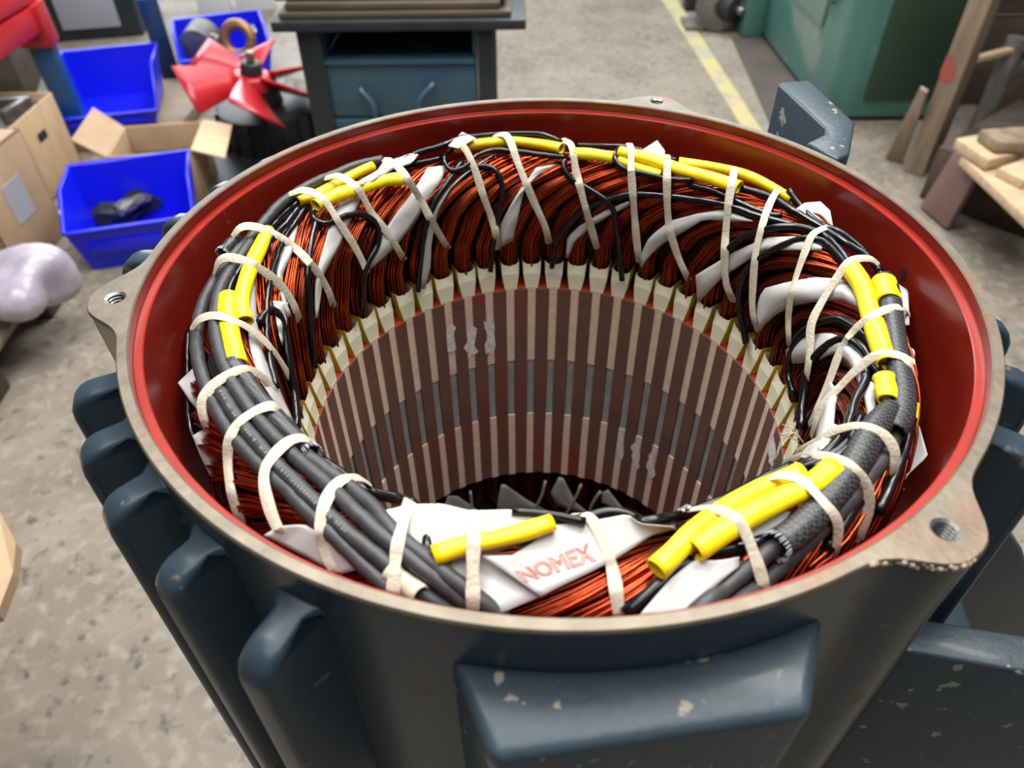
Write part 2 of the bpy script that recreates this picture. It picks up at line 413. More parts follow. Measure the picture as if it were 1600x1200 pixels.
for i in range(n): bm.faces.new((A[i], B[i], B[(i+1) % n], A[(i+1) % n]))
hp(bm_obj('arched_web', bm, M_PAINT, None, True, .004, 3))
# timber bearers that carry the motor
for i, (x0, x1) in enumerate(((-.24, -.13), (.13, .24))):
    o = box('timber_bearer', x0, x1, -.30, .30, FL, ZB, M_WOOD, None, .004)
    tag(o, ('squared timber bearer under the left side of the motor frame', 'squared timber bearer under the right side of the motor frame')[i], 'timber', 'bearers under the motor')

# ================================================================== WOUND STATOR
PROF = np.array([(.1745, -.41), (.1745, -.147), (.1772, -.138), (.1780, -.12), (.1790, -.10), (.1812, -.075), (.1865, -.052), (.1955, -.038), (.2075, -.0325), (.2190, -.0345), (.2275, -.0435), (.2320, -.062), (.2335, -.09), (.2335, -.41)])
MIR = -.557
def sdf(r, z):
    A = PROF; B = np.roll(PROF, -1, 0); p = np.array([r, z]); e = B-A; v = p-A
    t = np.clip((v*e).sum(1)/(e*e).sum(1), 0, 1); d = v - e*t[:, None]; dm = np.sqrt((d*d).sum(1)).min()
    c = ((A[:, 1] > z) != (B[:, 1] > z)) & (r < (B[:, 0]-A[:, 0])*(z-A[:, 1])/np.where(B[:, 1] == A[:, 1], 1e-9, B[:, 1]-A[:, 1])+A[:, 0])
    return -dm if c.sum() % 2 else dm
def nrm(P):
    r = math.hypot(P[0], P[1]); e = 4e-4
    gr = sdf(r+e, P[2])-sdf(r-e, P[2]); gz = sdf(r, P[2]+e)-sdf(r, P[2]-e); g = math.hypot(gr, gz)+1e-12
    return np.array([P[0]/r*gr/g, P[1]/r*gr/g, gz/g])
def on(px, py, h=0.0, low=False):
    """point where the sight line meets the winding head raised by h (or passes closest to it)"""
    d = ray(px, py); L = np.linalg.norm(d); d = d/L; t = .15; best = (9, t)
    for _ in range(90):
        P = CAM + d*t; s = sdf(math.hypot(P[0], P[1]), MIR-P[2] if low else P[2]) - h
        if s < best[0] and P[2] > -.13: best = (s, t)
        if s < 2e-5:
            if not low and P[2] < -.15 and best[0] < .02: return CAM + d*best[1]
            return P
        t += max(s*.9, 1e-4)
        if t > 1.3: break
    return CAM + d*best[1]
def pt(q, h):
    """(x, y) -> on the winding at height h; (x, y, z) with z < 0 -> at that level; (x, y, h) with h >= 0 -> own height"""
    if len(q) == 2: return on(q[0], q[1], h)
    return at_z(*q) if q[2] < 0 else on(*q)

stator = thing('wound_stator', 'copper wound stator core with cream laced windings pressed inside the blue grey frame', 'stator', (0, 0, -.41))
def sp(o, keep=False):
    o.parent = stator; o.matrix_parent_inverse = Matrix.Translation((0, 0, .41)); return o
NS = 54; PH = 85.35; PITCH = 360/NS
# --- core ends and laminations
o = sp(lathe('core_end', [(.1760, -.150), (.1762, -.1475), (.2449, -.1475), (.2449, -.156)], M_COREEND, None, 216)); o['label'] = 'red varnished end face of the core, coloured as if brightly lit'
sp(lathe('core_back', [(.1800, -.150), (.1800, -.41), (.2449, -.41)], M_GROOVE, None, 216))
def wedge_mesh(name, r0, r1, half_b, half_t, z0, z1, mats, seg=4, bow=0):
    V = []; F = []
    for z, hw in ((z0, half_b), (z1, half_t)):
        for rr in (r0, r1):
            for i in range(seg+1):
                a = (-hw + 2*hw*i/seg)/rr; V.append((rr*math.cos(a), rr*math.sin(a), z))
    n = seg+1
    for i in range(seg):
        F += [(i, i+1, 2*n+i+1, 2*n+i), (2*n+i, 2*n+i+1, 3*n+i+1, 3*n+i)]
    F += [(0, 2*n, 3*n, n), (seg, n+seg, 3*n+seg, 2*n+seg)]
    me = bpy.data.meshes.new(name); me.from_pydata(V, [], F); me.update()
    bm = bmesh.new(); bm.from_mesh(me); bmesh.ops.recalc_face_normals(bm, faces=bm.faces); bm.to_mesh(me); bm.free()
    me.materials.append(mats); return me
me_tooth = wedge_mesh('tooth', .1745, .1810, .0063, .0063, -.41, -.1484, M_CORE)
me_wu = wedge_mesh('slot_wedge', .1752, .1790, .0037, .0042, -.236, -.146, M_WEDGE)
me_wl = wedge_mesh('slot_wedge', .1752, .1790, .0042, .0037, -.412, -.314, M_WEDGE)
me_wk = wedge_mesh('slot_strip', .1766, .1795, .0036, .0036, -.318, -.232, M_GROOVE)
# slot liner cuff: dished cream front with yellow-backed flanks
def cuff_mesh():
    V = [(.1752, -.0056, -.148), (.1752, .0056, -.148), (.1768, .0080, -.132), (.1786, .0084, -.1195), (.1790, .0066, -.1218), (.1792, .0045, -.1232), (.1794, 0, -.1240), (.1792, -.0045, -.1232), (.1790, -.0066, -.1218), (.1786, -.0084, -.1195), (.1768, -.0080, -.132)]
    F = [(0, 1, 2, 10), (2, 3, 4), (2, 4, 5), (2, 5, 6), (2, 6, 10), (10, 6, 7), (10, 7, 8), (10, 8, 9)]; FM = [0]*8
    for s in (1, -1):
        b = len(V); k = .0002
        V += [(.1752, s*.0056, -.148), (.1768, s*.0080, -.132), (.1786, s*.0084, -.1195), (.214, s*.0094, -.122), (.214, s*.0080, -.148)]
        V += [(.1754, s*(.0056-k), -.148), (.1770, s*(.0080-.0004), -.132), (.1788, s*(.0084-.0006), -.1195), (.214, s*.0088, -.122), (.214, s*.0072, -.148)]
        F += [(b, b+1, b+3, b+4), (b+1, b+2, b+3), (b+5, b+6, b+8, b+9), (b+6, b+7, b+8)]; FM += [1, 1, 0, 0]
    me = bpy.data.meshes.new('slot_liner'); me.from_pydata(V, [], F); me.materials.append(M_LINER); me.materials.append(M_LINERY)
    me.polygons.foreach_set('material_index', FM); me.update(); return me
me_cuff = cuff_mesh()
for k in range(NS):
    a = R(PH + PITCH*k)
    for nm, me, off in (('tooth', me_tooth, PITCH/2), ('slot_wedge', me_wu, 0), ('slot_wedge', me_wl, 0), ('slot_strip', me_wk, 0), ('slot_liner', me_cuff, 0)):
        o = link(nm, me); o.rotation_euler = (0, 0, a + R(off)); sp(o)
        if nm == 'slot_liner': o.rotation_euler.z += R(rng.normal()*.18); o.scale = (1, 1+rng.normal()*.03, 1)
# --- coils: each a bundle of enamelled wires over a near-black filler that paints the shade in the gaps
PS = np.vstack([(.1835, -.150), (.1800, -.128), spline(PROF[4:13], 60), (.2335, -.146)])
pl_ = np.concatenate([[0], np.cumsum(np.linalg.norm(np.diff(PS, axis=0), axis=1))]); PL = pl_/pl_[-1]
def prof_at(s):
    return np.array([np.interp(s, PL, PS[:, 0]), np.interp(s, PL, PS[:, 1])])
def s_of(r, z): return PL[np.argmin((PS[:, 0]-r)**2 + (PS[:, 1]-z)**2)]
DS = [0, s_of(.180, -.10), s_of(.183, -.066), s_of(.188, -.05), s_of(.197, -.037), s_of(.208, -.0325), s_of(.219, -.0345), s_of(.2275, -.0435), s_of(.232, -.062), s_of(.2335, -.09), 1]
DA = [0, 0, 4.5, 11, 20, 27, 34, 40, 46, 50, 55]
def coil_geo(seed, nw=9):
    g = np.random.default_rng(seed); V = []; F = []; FM = []
    SS = np.concatenate([np.linspace(0, .35, 12), np.linspace(.38, .85, 26), np.linspace(.88, 1, 5)])
    base = np.array([prof_at(s) for s in SS]); tg = np.gradient(base, axis=0); tg /= np.linalg.norm(tg, axis=1)[:, None]
    nm = np.stack([-tg[:, 1], tg[:, 0]], 1)       # outward normal of the profile
    dphi = -np.interp(SS, DS, DA); grow = np.clip((SS-.22)/.35, 0, 1); grow = grow*grow*(3-2*grow)
    def path(u, depth, ph, amp):
        wid = (.0074 + .0042*grow)*u
        dome = (u*u)*(.0065*(1-grow) + .0026*grow)
        d = depth + dome + amp*np.sin(SS*9+ph) - .0007*grow
        wob = .0005*np.sin(SS*7+ph*2.3)*grow
        q = base - nm*d[:, None]
        an = np.radians(dphi) + (wid+wob)/q[:, 0]
        return np.stack([q[:, 0]*np.cos(an), q[:, 0]*np.sin(an), q[:, 1]], 1)
    for lay in range(2):
        n = nw if lay == 0 else nw-2
        for i in range(n):
            u = -1 + 2*(i+.5+.5*lay*0)/n + g.normal()*.05
            p = path(u, .0009 + lay*.0016 + abs(g.normal())*.0008, g.random()*6, .0004)
            v, f = tube_geo(p, .00094, 6, False); b = len(V); V += v; F += [tuple(x+b for x in q) for q in f]; FM += [0]*len(f)
    # a few loose wires riding over the bundle
    for i in range(3):
        u0, u1 = g.uniform(-.8, .8, 2); p = path(u0 + (u1-u0)*SS, -.0003, g.random()*6, .0004)
        v, f = tube_geo(p, .00094, 6, False); b = len(V); V += v; F += [tuple(x+b for x in q) for q in f]; FM += [0]*len(f)
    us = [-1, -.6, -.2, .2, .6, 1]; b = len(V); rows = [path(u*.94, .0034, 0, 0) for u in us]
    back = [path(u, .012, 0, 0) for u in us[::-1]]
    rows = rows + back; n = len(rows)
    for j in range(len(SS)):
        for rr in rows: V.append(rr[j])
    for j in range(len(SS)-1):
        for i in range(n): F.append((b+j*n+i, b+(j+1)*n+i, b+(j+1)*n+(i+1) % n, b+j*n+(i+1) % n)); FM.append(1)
    return V, F, FM
coil_meshes = []
for sd in range(6):
    V, F, FM = coil_geo(sd)
    me = bpy.data.meshes.new('coil'); me.from_pydata([tuple(v) for v in V], [], F); me.materials.append(M_WIRE); me.materials.append(M_WIREDARK)
    me.polygons.foreach_set('material_index', FM); me.polygons.foreach_set('use_smooth', [True]*len(F)); me.update(); coil_meshes.append(me)
for k in range(NS):
    o = link('coil', coil_meshes[(k*5+k//6) % 6]); o.rotation_euler = (0, 0, R(PH + PITCH*k + rng.normal()*.3)); sp(o)
for k in range(-10, 11):
    o = link('lower_coil', coil_meshes[(k*5) % 6]); o.rotation_euler = (0, 0, R(PH + PITCH*k)); o.scale = (1, 1, -1); o.location = (0, 0, MIR); sp(o)
o = sp(lathe('coil_gap_filler', [(.196, -.147), (.192, -.10), (.195, -.065), (.203, -.050), (.214, -.044), (.224, -.055), (.228, -.09), (.228, -.149)], M_WIREDARK, None, 120))  # filler ring whose near-black colour stands for shade between the coils
o = sp(lathe('coil_gap_filler', [(.196, -.410), (.192, -.457), (.195, -.492), (.203, -.507), (.214, -.513), (.224, -.502), (.228, -.467), (.228, -.410)], M_WIREDARK, None, 120))
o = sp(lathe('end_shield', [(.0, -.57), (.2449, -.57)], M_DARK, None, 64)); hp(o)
# white paint dabs on some wedges
def dab(px, py, wpx, hpx):
    V = []; n = 18
    for i in range(n):
        a = 2*math.pi*i/n; q = (px + wpx/2*math.copysign(abs(math.cos(a))**.6, math.cos(a))*(1+.25*rng.normal()), py + hpx/2*math.copysign(abs(math.sin(a))**.7, math.sin(a))*(1+.08*rng.normal()))
        V.append(at_r(q[0], q[1], .1741))
    c = np.mean(V, axis=0); V.append(c)
    return sp(mesh('paint_mark', V, [(i, (i+1) % n, n) for i in range(n)], M_WHITEPAINT, None, False))
for q in [(705, 528, 14, 46), (736, 533, 14, 50), (765, 526, 15, 60), (969, 696, 11, 42), (993, 713, 12, 42), (1018, 728, 11, 38), (1206, 705, 10, 44)]: dab(*q)

# --- insulation papers
def respl(Q, n):
    Q = np.array(Q, float)
    s = np.concatenate([[0], np.cumsum(np.linalg.norm(np.diff(Q[:, :2], axis=0), axis=1)+1e-6)]); x = np.linspace(0, s[-1], n)
    return np.stack([np.interp(x, s, Q[:, k]) for k in range(Q.shape[1])], 1)
def sheet(P, name, m, par, label=None, thick=.00035):
    n, k = P.shape[:2]; V = P.reshape(-1, 3)
    F = [(i*k+j, (i+1)*k+j, (i+1)*k+j+1, i*k+j+1) for i in range(n-1) for j in range(k-1)]
    o = mesh(name, V, F, m, None, True)
    md = o.modifiers.new('thickness', 'SOLIDIFY'); md.thickness = thick; md.offset = 0
    if label: o['label'] = label
    return par(o)
PAPERS = []
def paper(L, Rr, h=.0022, bow=.0015, n=16, k=7, m=None, label=None):
    L = respl(L, n); Rr = respl(Rr, n); P = np.zeros((n, k, 3)); c = rng.random()*6
    for i in range(n):
        for j in range(k):
            v = j/(k-1); q = L[i]*(1-v)+Rr[i]*v
            hh = h + bow*math.sin(math.pi*v) + .0006*math.sin(i*.9+c+j*.7)
            P[i, j] = at_z(*q) if len(q) == 3 else on(q[0], q[1], hh)
    o = sheet(P, 'insulation_paper', m or M_PAPER, sp, label); PAPERS.append(o); return o
W3 = lambda Q, z: [(x, y, z) for x, y in Q]
paper([(668, 262), (645, 300), (618, 335), (600, 362), (585, 395), (577, 418)], [(700, 258), (687, 287), (664, 322), (642, 355), (618, 386), (581, 419)], label='broad white paper between copper coils at the back left')
paper([(530, 317), (515, 350), (505, 390), (495, 420), (492, 455), (492, 497)], [(566, 306), (547, 347), (526, 392), (506, 430), (500, 475), (496, 497)])
paper([(458, 318), (447, 355), (440, 390), (432, 425), (436, 455), (448, 495)], [(467, 318), (465, 355), (456, 397), (441, 432), (445, 465), (456, 495)])
paper([(390, 440), (387, 475), (386, 500), (390, 543), (405, 594), (426, 624), (450, 657)], [(398, 440), (400, 470), (402, 505), (412, 556), (438, 610), (450, 640), (460, 660)])
paper([(426, 470), (429, 490), (435, 520)], [(450, 472), (449, 505), (441, 540)])
paper([(742, 258), (715, 280), (690, 305), (672, 340), (657, 392), (655, 430), (652, 450)], [(775, 240), (735, 267), (706, 292), (684, 330), (674, 380), (673, 417), (664, 452)])
paper([(838, 262), (812, 297), (795, 325), (780, 355), (782, 386)], [(872, 256), (842, 272), (818, 300), (811, 332), (801, 376)])
paper([(982, 314), (945, 329), (907, 352), (886, 370), (884, 402)], [(984, 321), (954, 336), (921, 356), (898, 378), (887, 404)])
paper([(1176, 344), (1135, 327), (1090, 334), (1047, 345), (1015, 370), (1000, 400), (1000, 415)], [(1176, 346), (1140, 346), (1100, 343), (1072, 360), (1035, 381), (1013, 402), (1003, 418)])
paper([(1284, 382), (1247, 369), (1197, 371), (1147, 394), (1110, 416), (1087, 430)], [(1284, 392), (1232, 391), (1195, 391), (1162, 412), (1130, 432), (1090, 474)])
paper([(1350, 462), (1315, 436), (1270, 433), (1225, 442), (1192, 451), (1180, 484), (1182, 505)], [(1350, 488), (1315, 469), (1270, 472), (1237, 478), (1212, 492), (1198, 505), (1187, 518)], bow=.004, label='curled white paper below the thick black leads')
paper([(1356, 560), (1330, 532), (1297, 520), (1258, 523), (1228, 547)], [(1342, 600), (1327, 569), (1306, 551), (1270, 566), (1229, 569)], bow=.003)
paper([(1342, 589), (1351, 625), (1357, 657)], [(1369, 600), (1368, 634), (1361, 660)], m=M_PAPERY)
paper([(1297, 595), (1282, 625), (1276, 670), (1270, 705)], [(1310, 612), (1305, 640), (1302, 672), (1296, 708)], bow=.003)
# corners of paper standing up behind the lead bundle
paper(W3([(700, 228), (722, 206)], -.018), W3([(716, 232), (744, 216)], -.018))
paper(W3([(998, 238), (1027, 219)], -.020), W3([(1038, 250), (1039, 236)], -.020))
paper(W3([(1244, 326), (1257, 317), (1282, 315), (1297, 329)], -.024), W3([(1258, 345), (1272, 350), (1288, 358), (1303, 360)], -.030), label='paper corner standing up beside loose copper wires')
paper(W3([(1386, 432), (1419, 454), (1421, 508)], -.036), W3([(1386, 450), (1400, 474), (1404, 508)], -.036))
paper(W3([(1420, 540), (1429, 548), (1430, 570)], -.040), W3([(1412, 546), (1416, 560), (1418, 572)], -.040))
paper([(1429, 655, -.055), (1416, 705, -.062), (1399, 750, -.066), (1384, 782, -.07)], [(1433, 655, -.052), (1450, 712, -.055), (1419, 741, -.062), (1397, 778, -.07)], label='white paper sheet sticking out beside the red wall')
paper([(1409, 741, -.07), (1399, 752, -.07), (1384, 786, -.074)], [(1413, 766, -.07), (1409, 764, -.072), (1390, 785, -.074)])
paper([(278, 598, -.05), (297, 627, -.055), (314, 648, -.06), (345, 676, -.06)], [(303, 574, -.052), (314, 608, -.05), (326, 630, -.05), (356, 672, -.052)], label='white paper corner folded out beside the red wall')
paper([(301, 681, -.050), (313, 712, -.056), (328, 743, -.062), (340, 750, -.065)], [(327, 665, -.048), (352, 674, -.048), (400, 724, -.05), (394, 761, -.06)])
paper([(412, 836, -.035), (437, 850, -.04), (480, 872, -.042), (530, 898, -.042)], [(437, 822, -.032), (475, 819, -.030), (525, 848, -.030), (566, 888, -.034)])
paper([(588, 905), (590, 925)], [(606, 905), (612, 930)], h=.003, m=M_PAPERY)
# large papers over the near side
paper([(592, 800, -.024), (640, 788, -.022), (690, 787, -.021), (735, 798, -.021), (800, 796, -.020), (830, 804, -.020), (862, 812, -.020)], [(655, 850, -.026), (680, 880, -.026), (720, 872, -.026), (760, 868, -.026), (800, 855, -.026), (830, 842, -.026), (864, 822, -.025)], bow=0, n=24, m=M_PAPERY, label='translucent white paper with yellow smears behind the yellow sleeve')
paper([(660, 862, -.028), (700, 872, -.027), (735, 860, -.026), (755, 870, -.026)], [(700, 925, -.033), (740, 950, -.033), (785, 957, -.033), (846, 931, -.031)], bow=0, n=18, label='white paper folded under the printed sheet')
PRL = [(752, 868), (800, 868), (832, 848), (865, 820), (910, 817), (945, 810), (982, 803), (998, 818), (1052, 823)]
PRR = [(845, 932), (868, 920), (905, 902), (930, 890), (958, 875), (980, 862), (1005, 845), (1020, 836), (1056, 826)]
def zpr(v): return -.0205 - .0085*v
PRL = [(x, y, -.0215) for x, y in PRL]; PRR = [(x, y, -.0285) for x, y in PRR]
sheet_print = paper(PRL, PRR, bow=0, n=28, k=9, label='white paper with pale red printed letters')
paper([(1155, 870, -.026), (1122, 876, -.025), (1085, 874, -.025), (1047, 905, -.027), (998, 962, -.031)], [(1154, 886, -.028), (1130, 905, -.029), (1112, 921, -.030), (1090, 940, -.031), (1060, 966, -.033)], bow=0)
paper([(1290, 660), (1270, 690), (1245, 715)], [(1310, 664), (1296, 692), (1278, 718)], h=.003)
paper([(1150, 815, -.024), (1190, 790, -.024), (1235, 800, -.026)], [(1165, 860, -.028), (1185, 840, -.028), (1225, 815, -.028)], bow=0, m=M_PAPERY)
# papers and laces of the lower winding, seen through the bore
def paper_low(Q, Qr, h=.002):
    L = respl(Q, 8); Rr = respl(Qr, 8); P = np.array([[on(*(L[i]*(1-v)+Rr[i]*v), h, True) for v in (0, .33, .66, 1)] for i in range(8)])
    return sheet(P, 'lower_insulation_paper', M_PAPER, sp)
paper_low([(783, 757), (778, 780), (776, 806)], [(789, 757), (822, 780), (868, 806)])
paper_low([(873, 745), (860, 770), (870, 790)], [(880, 747), (900, 785), (925, 806)])
paper_low([(940, 770), (940, 785)], [(950, 765), (982, 805)])
paper_low([(700, 775), (690, 800)], [(715, 775), (760, 806)])
# printed lettering: outline letters lying on the sheet
def lettering(word, quad, off, parent_sheet, thick=.00022):
    cu = bpy.data.curves.new('printed_lettering', 'FONT'); cu.body = word; cu.size = 1; cu.resolution_u = 3
    cu.fill_mode = 'NONE'; cu.bevel_depth = .042; cu.bevel_resolution = 0
    to = bpy.data.objects.new('printed_lettering', cu); COL.objects.link(to)
    dg = bpy.context.evaluated_depsgraph_get(); me = bpy.data.meshes.new_from_object(to.evaluated_get(dg))
    bpy.data.objects.remove(to); bpy.data.curves.remove(cu)
    co = np.array([v.co[:] for v in me.vertices]); lo = co.min(0); hi = co.max(0)
    u = (co[:, 0]-lo[0])/(hi[0]-lo[0]); v = (co[:, 1]-lo[1])/(hi[1]-lo[1]); bl, br, tr, tl = [np.array(q, float) for q in quad]
    out = []
    for a, b, zz in zip(u, v, co[:, 2]):
        q = bl*(1-a)*(1-b)+br*a*(1-b)+tr*a*b+tl*(1-a)*b
        P = off(q); out.append(P + np.array([0, 0, zz*.003]))
    for vtx, P in zip(me.vertices, out): vtx.co = P
    me.materials.clear(); me.materials.append(M_PRINT); o = link('printed_lettering', me)
    return sp(o)
def mesh_bvh(objs):
    V = []; F = []
    for o in objs:
        b = len(V); mw = o.matrix_parent_inverse if False else None
        V += [tuple(v.co) for v in o.data.vertices]; F += [tuple(i+b for i in p.vertices) for p in o.data.polygons]
    return BVHTree.FromPolygons(V, F)
_b = mesh_bvh([sheet_print])
def onsheet(q):
    d = Vector(ray(*q)).normalized(); hit = _b.ray_cast(Vector(CAM), d)
    P = np.array(hit[0]) if hit[0] is not None else at_z(q[0], q[1], -.026)
    return P + np.array([0, 0, .0004])
lettering('NOMEX', [(822, 911), (933, 877), (921, 846), (803, 893)], onsheet, sheet_print)

# ================================================================== LEADS, SLEEVES AND CABLES TIED ON THE WINDING
HARD = []          # what the lacing tape has to pass over
def path(Q, h, n=None):
    P = np.array([pt(q, h) for q in Q]); L = np.linalg.norm(np.diff(P, axis=0), axis=1).sum()
    return spline(P, n or max(10, int(L/.0035)))
def lead(Q, r=.0024, h=None, label=None, m=None, name='jumper_lead', cat='wire', group=None, n=10):
    P = path(Q, r + .0015 if h is None else h)
    P = P + rng.normal(size=P.shape)*.00012
    o = tube(name, P, r, m or M_BLACK, None, n); tag(o, label, cat, group); HARD.append(o); return o
def sleeve(Q, r, h, label, flat=.85, name='yellow_sleeve', m=None, cat='sleeve', taper=None, open_end=True):
    P = path(Q, h); N = len(P); r = r*(1.07 if name == 'yellow_sleeve' else 1)
    rr = r*(1 + .05*np.sin(np.linspace(0, 9, N)+rng.random()*6))
    if taper: rr *= np.interp(np.linspace(0, 1, N), *taper)
    V, F = tube_geo(P, rr, 16, False)
    V = np.array(V).reshape(N, 16, 3)
    for i in range(N):                                   # press it flat against the winding
        nn = nrm(P[i]); d = (V[i]-P[i])@nn; V[i] -= np.outer(d*(1-flat), nn)
    # open ends: a short inner wall
    Vin0 = P[0] + (V[0]-P[0])*.82; Vin1 = P[-1] + (V[-1]-P[-1])*.82
    T0 = (P[1]-P[0]); T1 = (P[-2]-P[-1])
    deep0 = Vin0 + T0*1.5; deep1 = Vin1 + T1*1.5
    VV = np.vstack([V.reshape(-1, 3), Vin0, deep0, Vin1, deep1]); b = N*16
    k16 = range(16)
    for k in k16:
        k2 = (k+1) % 16
        F += [(k2, k, b+k, b+k2), (b+k2, b+k, b+16+k, b+16+k2), ((N-1)*16+k, (N-1)*16+k2, b+32+k2, b+32+k), (b+32+k, b+32+k2, b+48+k2, b+48+k)]
    F += [tuple(b+16+k for k in k16), tuple(b+48+k for k in k16)[::-1]]
    o = mesh(name, VV, F, m or M_YELLOW); tag(o, label, cat, None); HARD.append(o)
    return o
def fray(o, C, T, r, mt):
    """curled braid threads round the cut end of a woven sleeve"""
    V = []; F = []; T = T/np.linalg.norm(T); a = np.cross(T, [0, 0, 1.0]); a /= np.linalg.norm(a); c = np.cross(T, a)
    for i in range(30):
        an = 2*math.pi*i/30 + rng.normal()*.06; d = math.cos(an)*a + math.sin(an)*c
        p = [C + d*r*.97 - T*.001, C + d*r*1.04 + T*.0012, C + d*r*(1.0+.15*rng.random()) + T*(.002+.0012*rng.random())]
        v, f = tube_geo(spline(p, 4), .00042, 4); b = len(V); V += v; F += [tuple(x+b for x in q) for q in f]
    x = mesh('frayed_end', V, F, M_FRAY, o); x['label'] = 'pale frayed cut end'; return x

# --- grey lead cables
GC = dict(r=.0041, m=M_GREY, name='lead_cable', cat='cable', n=14)
lead([(598, 250), (560, 258), (530, 270), (490, 287), (440, 318), (398, 366), (362, 405), (332, 445), (315, 480), (308, 520), (309, 560), (324, 609), (351, 663), (390, 711), (438, 756), (480, 798), (520, 835), (562, 877), (612, 922, -.034), (652, 942, -.037), (690, 965, -.042)], h=.0048, label='grey lead cable running outermost round the left of the winding', **GC)
lead([(392, 378), (370, 410), (345, 450), (337, 489), (339, 534), (357, 587), (384, 632), (414, 668), (456, 710), (510, 757), (552, 797), (590, 832), (627, 862), (675, 900), (727, 940, -.034), (770, 968, -.040)], h=.0085, label='upper grey lead cable of the left bundle, beside the black woven sleeve', **GC)
cab_p = lead([(345, 612), (369, 651), (405, 696), (450, 744), (498, 790), (540, 829), (562, 847), (605, 882), (640, 912), (678, 938, -.035), (730, 968, -.042)], h=.0066, label='grey lead cable with faint white print along its side', **GC)
lead([(478, 712), (512, 737), (550, 765), (580, 791), (612, 828), (650, 861), (700, 900), (750, 938, -.032), (790, 966, -.038)], h=.0085, label='grey lead cable coming out of the left black woven sleeve', **GC)
lead([(1404, 672), (1384, 708), (1360, 741), (1324, 786), (1288, 822), (1240, 867), (1195, 909), (1150, 948, -.033), (1120, 968, -.038)], h=.0048, label='grey lead cable along the right front next to the red wall', **GC)
lead([(1228, 840), (1210, 855), (1180, 880), (1135, 918), (1103, 944, -.031), (1070, 972, -.036)], h=.0062, label='grey lead cable coming out of the frayed right woven sleeve', **GC)
# white marker wrapped round one cable, faint print on another
mk = sleeve([(606, 889), (630, 908), (658, 931, -.030)], .0048, .0074, 'white marker tape wrapped round a grey lead cable', 1.0, 'marker_tape', M_TIE, 'tape')
def print_marks(par, Q, h):
    P = path(Q, h, 60); bm = bmesh.new(); T = np.gradient(P, axis=0)
    for i in range(2, 58):
        if rng.random() < .22: continue
        t = T[i]/np.linalg.norm(T[i]); up = nrm(P[i]); cx = np.cross(t, up); vd = CAM-P[i]; vd /= np.linalg.norm(vd)
        vd = vd - t*(vd@t); vd /= np.linalg.norm(vd); sd = np.cross(t, vd)
        c = P[i] + vd*.00418; hh = .0010
        for s in ((-.0004, .0004), (.0004, .0002)):
            if rng.random() < .3: continue
            q = [c + t*(s[0]+a*.00022) + sd*b*hh*(.6+.4*rng.random()) for a, b in ((-1, -1), (1, -1), (1, 1), (-1, 1))]
            bm.faces.new([bm.verts.new(x) for x in q])
    o = bm_obj('cable_print', bm, M_GREYPRINT, par, False); return o
print_marks(cab_p, [(345, 612), (369, 651), (405, 696), (450, 744), (498, 790), (540, 829), (562, 847)], .0066)

